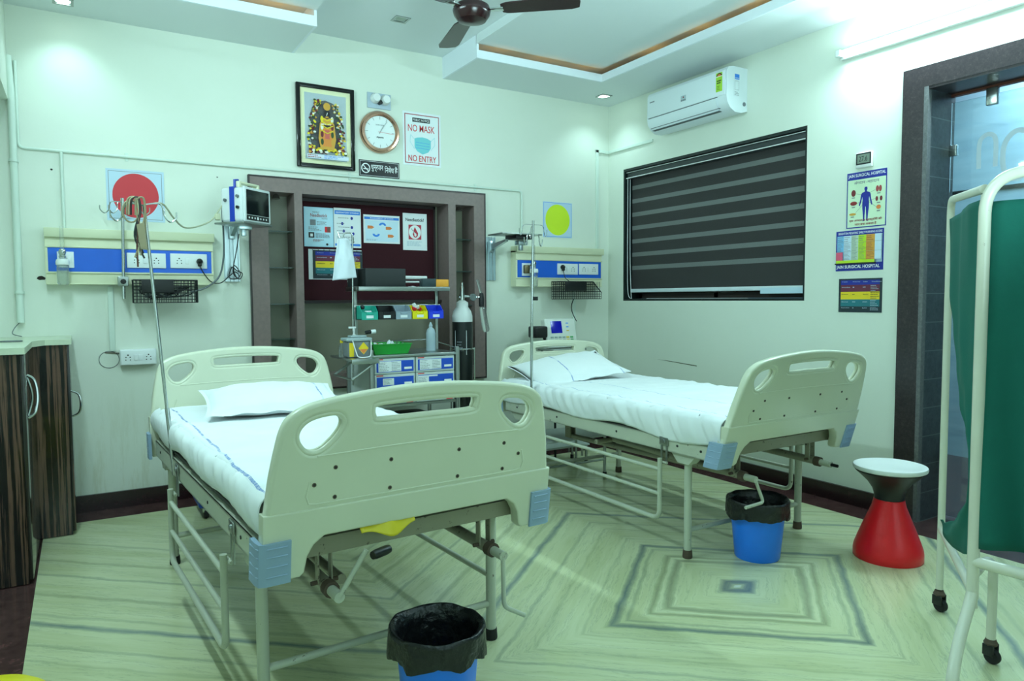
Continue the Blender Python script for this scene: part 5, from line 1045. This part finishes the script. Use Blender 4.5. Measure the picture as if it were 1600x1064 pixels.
# items on the trolley
def storage_bin(x, col, label, items=None):
    t = thing('storage_bin', label, 'storage bin', (x, -.425, 1.12), 0, 'small open bins on the trolley rail')
    m_ = mat('bin_' + col[0], col[1], 0.4); w = .108; b = MB()
    b.box((0, -.10, 0), (w, 0, .004), m_); b.box((0, -.004, 0), (w, 0, .09), m_)
    for q0 in (0, w - .004): b.prism([(-.10, 0), (0, 0), (0, .09), (-.06, .088), (-.10, .05)], q0, q0 + .004, m_, 'X')
    b.box((0, -.104, 0), (w, -.10, .05), m_); b.tube([(0.002, -.104, .05), (.03, -.104, .05), (.034, -.104, .036), (w - .034, -.104, .036), (w - .03, -.104, .05), (w - .002, -.104, .05)], .003, m_, 6); b.build('body', t, smooth=False)
    MB().box((.03, -.1055, .010), (w - .03, -.104, .028), PAPER).build('label_card', t, smooth=False); return t
storage_bin(-2.415, ('teal', (40, 170, 150)), 'teal storage bin, leftmost on the trolley rail'); storage_bin(-2.299, ('black', (24, 26, 30)), 'black storage bin between the teal and grey bins'); storage_bin(-2.183, ('grey', (150, 166, 180)), 'grey storage bin in the middle of the trolley rail'); storage_bin(-2.067, ('yellow', (226, 214, 40)), 'yellow storage bin holding small packets'); storage_bin(-1.951, ('blue', (24, 60, 220)), 'blue storage bin, rightmost on the trolley rail')
b = MB(); b.lathe([(0, .0), (.012, .002), (.016, .014), (.012, .026), (0, .03)], BLACK, (-2.39, -.47, 1.185), 14); tag(b.build('rubber_bulb'), 'black rubber bulb resting in the teal storage bin', 'bulb')
for i, (dx, dz_, a_, m_) in enumerate(((.03, .06, 20, INKR), (.055, .07, -15, PAPER), (.075, .062, 35, INKR), (.045, .082, 60, PAPER), (.06, .045, 10, C_('marigold', (236, 214, 40))))):
    b = MB(); b.rbox((-.018, -.003, -.012), (.018, .003, .012), m_, .002); o = b.build('packet'); o.location = (-2.067 + dx, -.48 + .008 * i, 1.125 + dz_); o.rotation_euler = (R(20), R(a_), 0); tag(o, 'small %s packet sticking out of the yellow storage bin, %s' % (('red', 'white', 'red', 'white', 'yellow')[i], ('at its left', 'in its middle', 'at its right', 'topmost', 'lowest at the front')[i]), 'packet', 'packets in the yellow bin')
b = MB(); b.cyl((-.02, 0, 0), (.02, 0, 0), .013, PAPER, 14); o = b.build('tape_roll'); o.location = (-2.36, -.49, 1.165); tag(o, 'small white tape roll in the teal storage bin', 'tape')
b = MB(); b.rbox((-2.375, -.50, 1.3125), (-2.10, -.36, 1.45), mat('box_black', (26, 32, 34), 0.55), .004); tag(b.build('black_box'), 'black box standing on the upper shelf of the trolley', 'box')
b = MB(); b.rbox((-2.425, -.345, 1.3125), (-2.16, -.285, 1.452), MATS['box_black'], .004); tag(b.build('black_box'), 'second black box half hidden behind the first on the upper trolley shelf', 'box')
t = thing('medicine_box', 'small dark box with an orange end on the upper trolley shelf', 'box', (-1.865, -.45, 1.333), R(-6)); MB().rbox((-.10, -.035, 0), (-.005, .04, .055), mat('box_teal', (36, 56, 62), 0.5), .003).build('dark_side', t); MB().rbox((-.005, -.035, 0), (.085, .04, .05), mat('box_orange', (232, 160, 50), 0.5), .003).build('orange_end', t)
b = MB(); b.grid(lambda s, t: Vector((-2.08 + .12 * s, -.50 + .10 * t, 1.318 + .018 * abs(noise.noise(Vector((s * 4, t * 4, 1)))) + .01 * math.sin(s * 3.1))), 14, 10, PAPER); o = b.build('gauze_pack', angle=80); tag(o, 'crumpled white gauze packs on the upper trolley shelf', 'gauze'); sd = o.modifiers.new('Solidify', 'SOLIDIFY'); sd.thickness = .006
b = MB(); b.lathe([(0, 0), (.018, 0), (.020, .01), (.012, .03), (.022, .045), (.022, .06), (0, .062)], mat('putty', (150, 150, 126), 0.5), (-1.86, -.33, 1.3125), 20); tag(b.build('small_jar'), 'small putty coloured jar behind the orange ended box', 'jar')
# hanging paper bag on the drip rod
b = MB()
def bagf(s, t):
    wl = -.036 - .050 * t; wr = .040 + .035 * t ** .7; x = wl + (wr - wl) * s; n = .010 * math.sin(s * 8) * (1 - t * .4) + .01 * noise.noise(Vector((s * 4, t * 3, 2)))
    return Vector((-2.505 + .012 * t + x, -.462 + n, 1.635 - .245 * t - .02 * (1 - s) * t))
b.grid(bagf, 24, 24, mat('glove_white', (222, 232, 240), 0.7)); o = b.build('plastic_apron', angle=80); tag(o, 'white plastic apron hanging from the hook of the trolley drip rod', 'apron'); sd = o.modifiers.new('Solidify', 'SOLIDIFY'); sd.thickness = .004
t = thing('sharps_container', 'grey lidded sharps tub with a yellow hazard diamond on the side shelf', 'container', (-2.50, -.68, .9005))
MB().rbox((-.075, -.055, 0), (.065, .055, .10), mat('tub_grey', (118, 126, 128), 0.4), .01).build('tub', t); MB().rbox((-.085, -.062, .098), (.075, .062, .118), mat('lid_grey', (160, 176, 178), 0.4), .006).build('lid', t); MB().rbox((-.05, -.035, .118), (.05, .035, .132), MATS['lid_grey'], .006).build('lid_cap', t)
s = Sheet(.001, .001, INKY, .0001); s.t = -.0555; s.poly([(0.02, .055 - .038), (.052, .055), (.02, .055 + .038), (-.012, .055)], INKY); s.poly([(0.02, .022), (.046, .05), (-.006, .05)], INKO); s.build('hazard_label', t, smooth=False, recalc=False); s = Sheet(.001, .001, INKY, .0001); s.t = -.0555; s.rect(-.068, .006, -.04, .09, INKY); s.build('side_label', t, smooth=False, recalc=False)
b = MB(); b.tube(smooth_path([(-.05, -.062, .105), (-.03, -.07, .03), (-.015, -.072, .004), (.04, -.072, .002), (.062, -.066, .02), (.066, -.062, .10)], 6), .0035, WHITE, 8); b.build('handle', t)
t = thing('pump_dispenser', 'white pump bottle standing behind the grey sharps tub', 'dispenser', (-2.475, -.55, .9005))
MB().lathe([(0, 0), (.028, 0), (.03, .01), (.03, .10), (.012, .12), (.012, .13), (0, .13)], WHITE, n=24).build('bottle', t); b = MB(); b.cyl((0, 0, .13), (0, 0, .17), .006, WHITE, 10); b.rbox((-.035, -.007, .168), (.012, .007, .18), WHITE, .003); b.rbox((-.008, -.008, .150), (.0, .008, .170), WHITE, .002); b.build('pump', t)
b = MB(); b.cyl((-2.44, -.66, 1.046), (-2.405, -.66, 1.05), .012, BLACK, 14); b.cyl((-2.405, -.66, 1.05), (-2.375, -.66, 1.052), .013, PAPER, 14); tag(b.build('penlight'), 'short black and white roll lying on the sharps tub lid', 'roll')
t = thing('medicine_bottle', 'small clear bottle with a yellow cap at the left end of the side shelf', 'bottle', (-2.575, -.62, .9005)); MB().lathe([(0, 0), (.020, 0), (.021, .004), (.021, .06), (.010, .078), (.010, .085), (0, .085)], CLEARP, n=24).build('body', t); MB().lathe([(0, .085), (.0125, .085), (.0125, .103), (0, .104)], INKY, n=20).build('cap', t)
t = thing('instrument_tray', 'green plastic tray full of packets on the trolley top', 'tray', (-2.395, -.66, .9055))
b = MB(); b.add([(0.02, .01, 0), (.24, .01, 0), (.24, .17, 0), (.02, .17, 0), (0, 0, .062), (.262, 0, .062), (.262, .185, .062), (0, .185, .062), (.025, .015, .004), (.235, .015, .004), (.235, .165, .004), (.025, .165, .004), (.004, .004, .062), (.258, .004, .062), (.258, .181, .062), (.004, .181, .062)],
    [(3, 2, 1, 0), (0, 1, 5, 4), (1, 2, 6, 5), (2, 3, 7, 6), (3, 0, 4, 7), (8, 9, 10, 11), (8, 12, 13, 9), (9, 13, 14, 10), (10, 14, 15, 11), (11, 15, 12, 8), (4, 5, 13, 12), (5, 6, 14, 13), (6, 7, 15, 14), (7, 4, 12, 15)], mat('tray_green', (26, 150, 50), 0.35))
b.tube([(0, 0, .062), (.262, 0, .062), (.262, .185, .062), (0, .185, .062)], .004, MATS['tray_green'], 6, closed=True); b.build('body', t, smooth=False)
b = MB(); b.grid(lambda s, t: Vector((-2.375 + .21 * s, -.64 + .14 * t, .945 + .03 * abs(noise.noise(Vector((s * 5, t * 4, 6)))) * 2)), 20, 12, mat('packet_white', (214, 222, 226), 0.3)); b.lathe([(0, 0), (.008, .003), (0, .008)], INKR, (-2.35, -.62, .968), 10); o = b.build('wrapped_supplies', angle=80); tag(o, 'crumpled clear and white wrapped supplies heaped in the green tray', 'supplies', kind='stuff')
t = thing('wash_bottle', 'translucent squeeze bottle with a nozzle on the right of the trolley top', 'bottle', (-1.935, -.52, .9055))
MB().lathe([(0, 0), (.030, 0), (.032, .006), (.031, .10), (.032, .115), (.026, .140), (.012, .155), (.010, .162), (0, .162)], mat('squeeze_plastic', (196, 216, 226), 0.35, trans=.3), n=28).build('body', t); MB().lathe([(.011, .160), (.013, .162), (.012, .172), (.004, .190), (0, .192)], MATS['squeeze_plastic'], n=20).build('nozzle', t)
b = MB(); b.rbox((-2.25, -.55, .213), (-1.93, -.3, .30), BLACK, .03); b.tube(smooth_path([(-2.2, -.5, .50), (-2.1, -.5, .56), (-1.98, -.5, .54), (-1.92, -.5, .40)], 6), .016, BLACK, 8)
b = MB(); b.rbox((-2.22, -.58, .213), (-1.90, -.30, .50), BLACK, .09, 5); tag(b.build('black_bag'), 'rounded black bag on the bottom shelf of the trolley', 'bag')
# oxygen cylinder on stand
t = thing('oxygen_cylinder', 'black oxygen cylinder with white shoulder and chrome valve beside the trolley', 'gas cylinder', (-1.635, -.40, 0))
MB().lathe([(0, .10), (.066, .10), (.072, .13), (.072, 1.105), (0.066, 1.106)], mat('cylinder_black', (18, 24, 26), 0.3), n=36).build('body', t)
MB().lathe([(.0722, 1.09), (.0722, 1.13), (.062, 1.165), (.042, 1.195), (.042, 1.225), (.02, 1.24), (0, 1.24)], mat('cylinder_white', (214, 218, 216), 0.4), n=36).build('shoulder', t)
b = MB(); b.lathe([(0, 1.23), (.016, 1.235), (.018, 1.27), (.012, 1.30), (.015, 1.32), (.008, 1.345), (.010, 1.365), (0, 1.37)], CHROME, n=20); b.cyl((0, 0, 1.27), (.07, -.01, 1.265), .010, CHROME, 12); b.cyl((-.028, 0, 1.262), (0, 0, 1.262), .007, CHROME, 10); b.build('valve', t)
b = MB(); b.lathe([(0, -.012), (.026, -.012), (.028, 0), (.024, .012), (0, .012)], CHROME, (.075, -.015, 1.262), 24, 'Y'); b.build('gauge', t)
b = MB(); b.cyl((.10, -.01, 1.262), (.135, -.01, 1.262), .008, CHROME, 10); b.lathe([(0, 1.19), (.018, 1.195), (.02, 1.25), (.014, 1.29), (0, 1.295)], BLACK, (.15, -.01, 0), 18); b.tube([(.148, -.01, 1.29), (.118, -.01, 1.385)], .010, CLEARP, 12); b.build('flow_meter', t)
b = MB(); b.tube([(.152, -.01, 1.20), (.158, -.01, 1.18), (.185, -.01, 1.03), (.188, -.01, 1.015)], [.012, .023, .026, .02], CLEARP, 20); b.build('humidifier_jar', t)
s = Sheet(.085, .17, PAPER, .0005); s.text('O2', .02, .11, .06, .15, INKB, .03); s.lines(.015, .02, .07, .10, 4, INKG, 3, .35)
MBp = MB()
for f, k in zip(s.f, s.fm): MBp.add([Vector((.0732 * math.sin((s.v[i].x - .05) / .072 - .55), -.0732 * math.cos((s.v[i].x - .05) / .072 - .55) + (s.v[i].y) * .5, s.v[i].z)) for i in f], [tuple(range(len(f)))], s.mats[k])
o = MBp.build('label_sheet', t, smooth=False, recalc=False); o.location = (0, 0, .86)
cs = thing('cylinder_stand', 'chrome ring stand holding the black oxygen cylinder', 'stand', (-1.635, -.40, 0))
b = MB(); 
for zz in (.90, .35): b.tube([(.080 * math.cos(a / 30 * 6.283), .080 * math.sin(a / 30 * 6.283), zz) for a in range(30)], .006, CHROME, 8, closed=True)
for a in (20, 160, 225, 315): b.tube([(.086 * math.cos(R(a)), .086 * math.sin(R(a)), .02), (.086 * math.cos(R(a)), .086 * math.sin(R(a)), .91)], .006, CHROME, 8)
b.lathe([(0, .085), (.09, .085), (.09, .092), (0, .092)], STEEL, n=30); b.build('frame', cs)
for a in (20, 160, 270): MB().lathe([(0, -.01), (.018, -.01), (.02, 0), (.018, .01), (0, .01)], RUBBER, (.086 * math.cos(R(a)), .086 * math.sin(R(a)), .02), 20, 'X').build('castor', cs)

# ================================================================== BEHIND AND UNDER THE BEDS
t = thing('ecg_recorder', 'white recorder with a dark blue screen and rows of keys behind the window side bed', 'recorder', (-.675, -.28, .86), R(-4))
b = MB(); b.M = Matrix.Rotation(R(-14), 4, 'X'); b.rbox((-.155, -.02, .0), (.125, .05, .235), mat('recorder_white', (220, 226, 216), 0.4), .012); b.build('case', t)
b = MB(); b.M = Matrix.Rotation(R(-14), 4, 'X'); b.rbox((-.105, -.0225, .115), (-.005, -.0195, .212), mat('blue_screen', (10, 16, 150), 0.2, emit=(10, 20, 150), estr=.35), .001); b.build('screen', t)
for r0 in range(2):
    for c0 in range(6):
        b = MB(); b.M = Matrix.Rotation(R(-14), 4, 'X'); cx = -.118 + c0 * .036; b.rbox((cx, -.024, .075 - r0 * .022), (cx + .026, -.0195, .088 - r0 * .022), (C_('key_grey', (150, 166, 160)), C_('key_yel', (226, 200, 70)), C_('key_grn', (90, 170, 110)))[max(0, c0 - 3)], .001); b.build('key', t)
b = MB(); b.M = Matrix.Rotation(R(-14), 4, 'X')
for k_ in range(3): b.rbox((.035, -.0215, .19 - .03 * k_), (.058, -.0195, .198 - .03 * k_), C_('key_yel', (226, 200, 70)) if k_ == 2 else INKC, .0008)
s_ = b.build('indicator', t)
st = thing('side_stand', 'slim metal stand carrying the recorder behind the window side bed', 'stand', (-.68, -.27, 0))
b = MB(); b.rbox((-.17, -.12, .842), (.15, .10, .857), STEEL, .003); b.build('shelf', st)
for sx in (-.14, .12):
    for sy in (-.10, .08): MB().tube([(sx, sy, 0), (sx, sy, .842)], .009, BLACK if sx < 0 else STEEL, 8).build('leg', st)
b = MB(); b.rbox((-.955, -.30, .945), (-.835, -.19, 1.035), BLACK, .015, 4); b.tube([(-.845, -.25, .955), (-.80, -.25, .86)], .012, BLACK, 8); b.rbox((-.835, -.27, .96), (-.815, -.21, 1.03), MATS['recorder_white'], .004); tag(b.build('light_head'), 'black lamp or pump head beside the recorder behind the window side bed', 'device')
ft = thing('foot_step', 'low stainless steel bench under the head of the window side bed', 'bench', (0, 0, 0))
MB().rbox((-1.36, -1.0, .285), (-.80, -.62, .30), MATS['trolley_grey'], .003).build('top', ft)
MB().rbox((-1.36, -.60, .135), (-.66, -.38, .15), MATS['trolley_grey'], .003).build('lower_step', ft)
for sx, sy, zz in ((-1.34, -.98, .285), (-.82, -.98, .285), (-1.34, -.64, .285), (-.82, -.64, .285), (-1.34, -.40, .135), (-.68, -.40, .135), (-.68, -.58, .135)):
    b = MB(); b.tube([(sx, sy, 0.02), (sx, sy, zz)], .010, STEEL, 10); lg = b.build('leg', ft); MB().lathe([(0, 0), (.014, 0), (.014, .03), (0, .03)], RUBBER, (sx, sy, 0), 12).build('foot_cap', lg)
b = MB(); b.tube([(-1.34, -.98, .12), (-.82, -.98, .12)], .008, STEEL, 8); b.build('stretcher', ft)
t = thing('castor_base', 'blue equipment base on a castor behind the left bed', 'equipment base', (-3.34, -.50, 0))
MB().rbox((-.06, -.05, .065), (.30, .25, .115), mat('base_blue', (12, 72, 170), 0.4), .012).build('body', t)
for cx, cy in ((-.02, -.02), (.26, -.02), (.0, .2), (.26, .2)): MB().lathe([(0, -.012), (.027, -.012), (.031, 0), (.027, .012), (0, .012)], RUBBER, (cx, cy, .031), 20, 'X').build('castor', t); 
for cx, cy in ((-.02, -.02), (.26, -.02), (.0, .2), (.26, .2)): MB().rbox((cx - .018, cy - .02, .04), (cx + .018, cy + .02, .068), CHROME, .003).build('castor_fork', t)
# plaster marks on the back wall
for i, (x, z, r0, lb) in enumerate(((-4.122, 1.383, .020, 'dark chipped hole in the plaster just left of the left bed head panel'), (-4.05, 2.0, .008, 'tiny dark drill hole in the wall beside the short white pipe'), (-3.165, 2.03, .005, 'tiny dark drill hole in the wall left of the patient monitor'))):
    q = random.Random(i); b = MB(); n_ = 9; b.add([(x + r0 * (.6 + .6 * q.random()) * math.cos(6.283 * k / n_), -.0012, z + r0 * .7 * (.6 + .6 * q.random()) * math.sin(6.283 * k / n_)) for k in range(n_)], [tuple(range(n_))], mat('hole_dark', (44, 38, 34), 0.9)); tag(b.build('wall_hole', smooth=False), lb, 'wall mark')
b = MB(); b.add([(-.0012, -.62, .76), (-.0012, -1.05, .735), (-.0012, -1.05, .742), (-.0012, -.75, .757)], [(0, 1, 2, 3)], mat('scuff', (92, 96, 70), .9)); tag(b.build('wall_scuff', smooth=False), 'thin dark scuff line on the wall beyond the window side bed', 'wall mark')
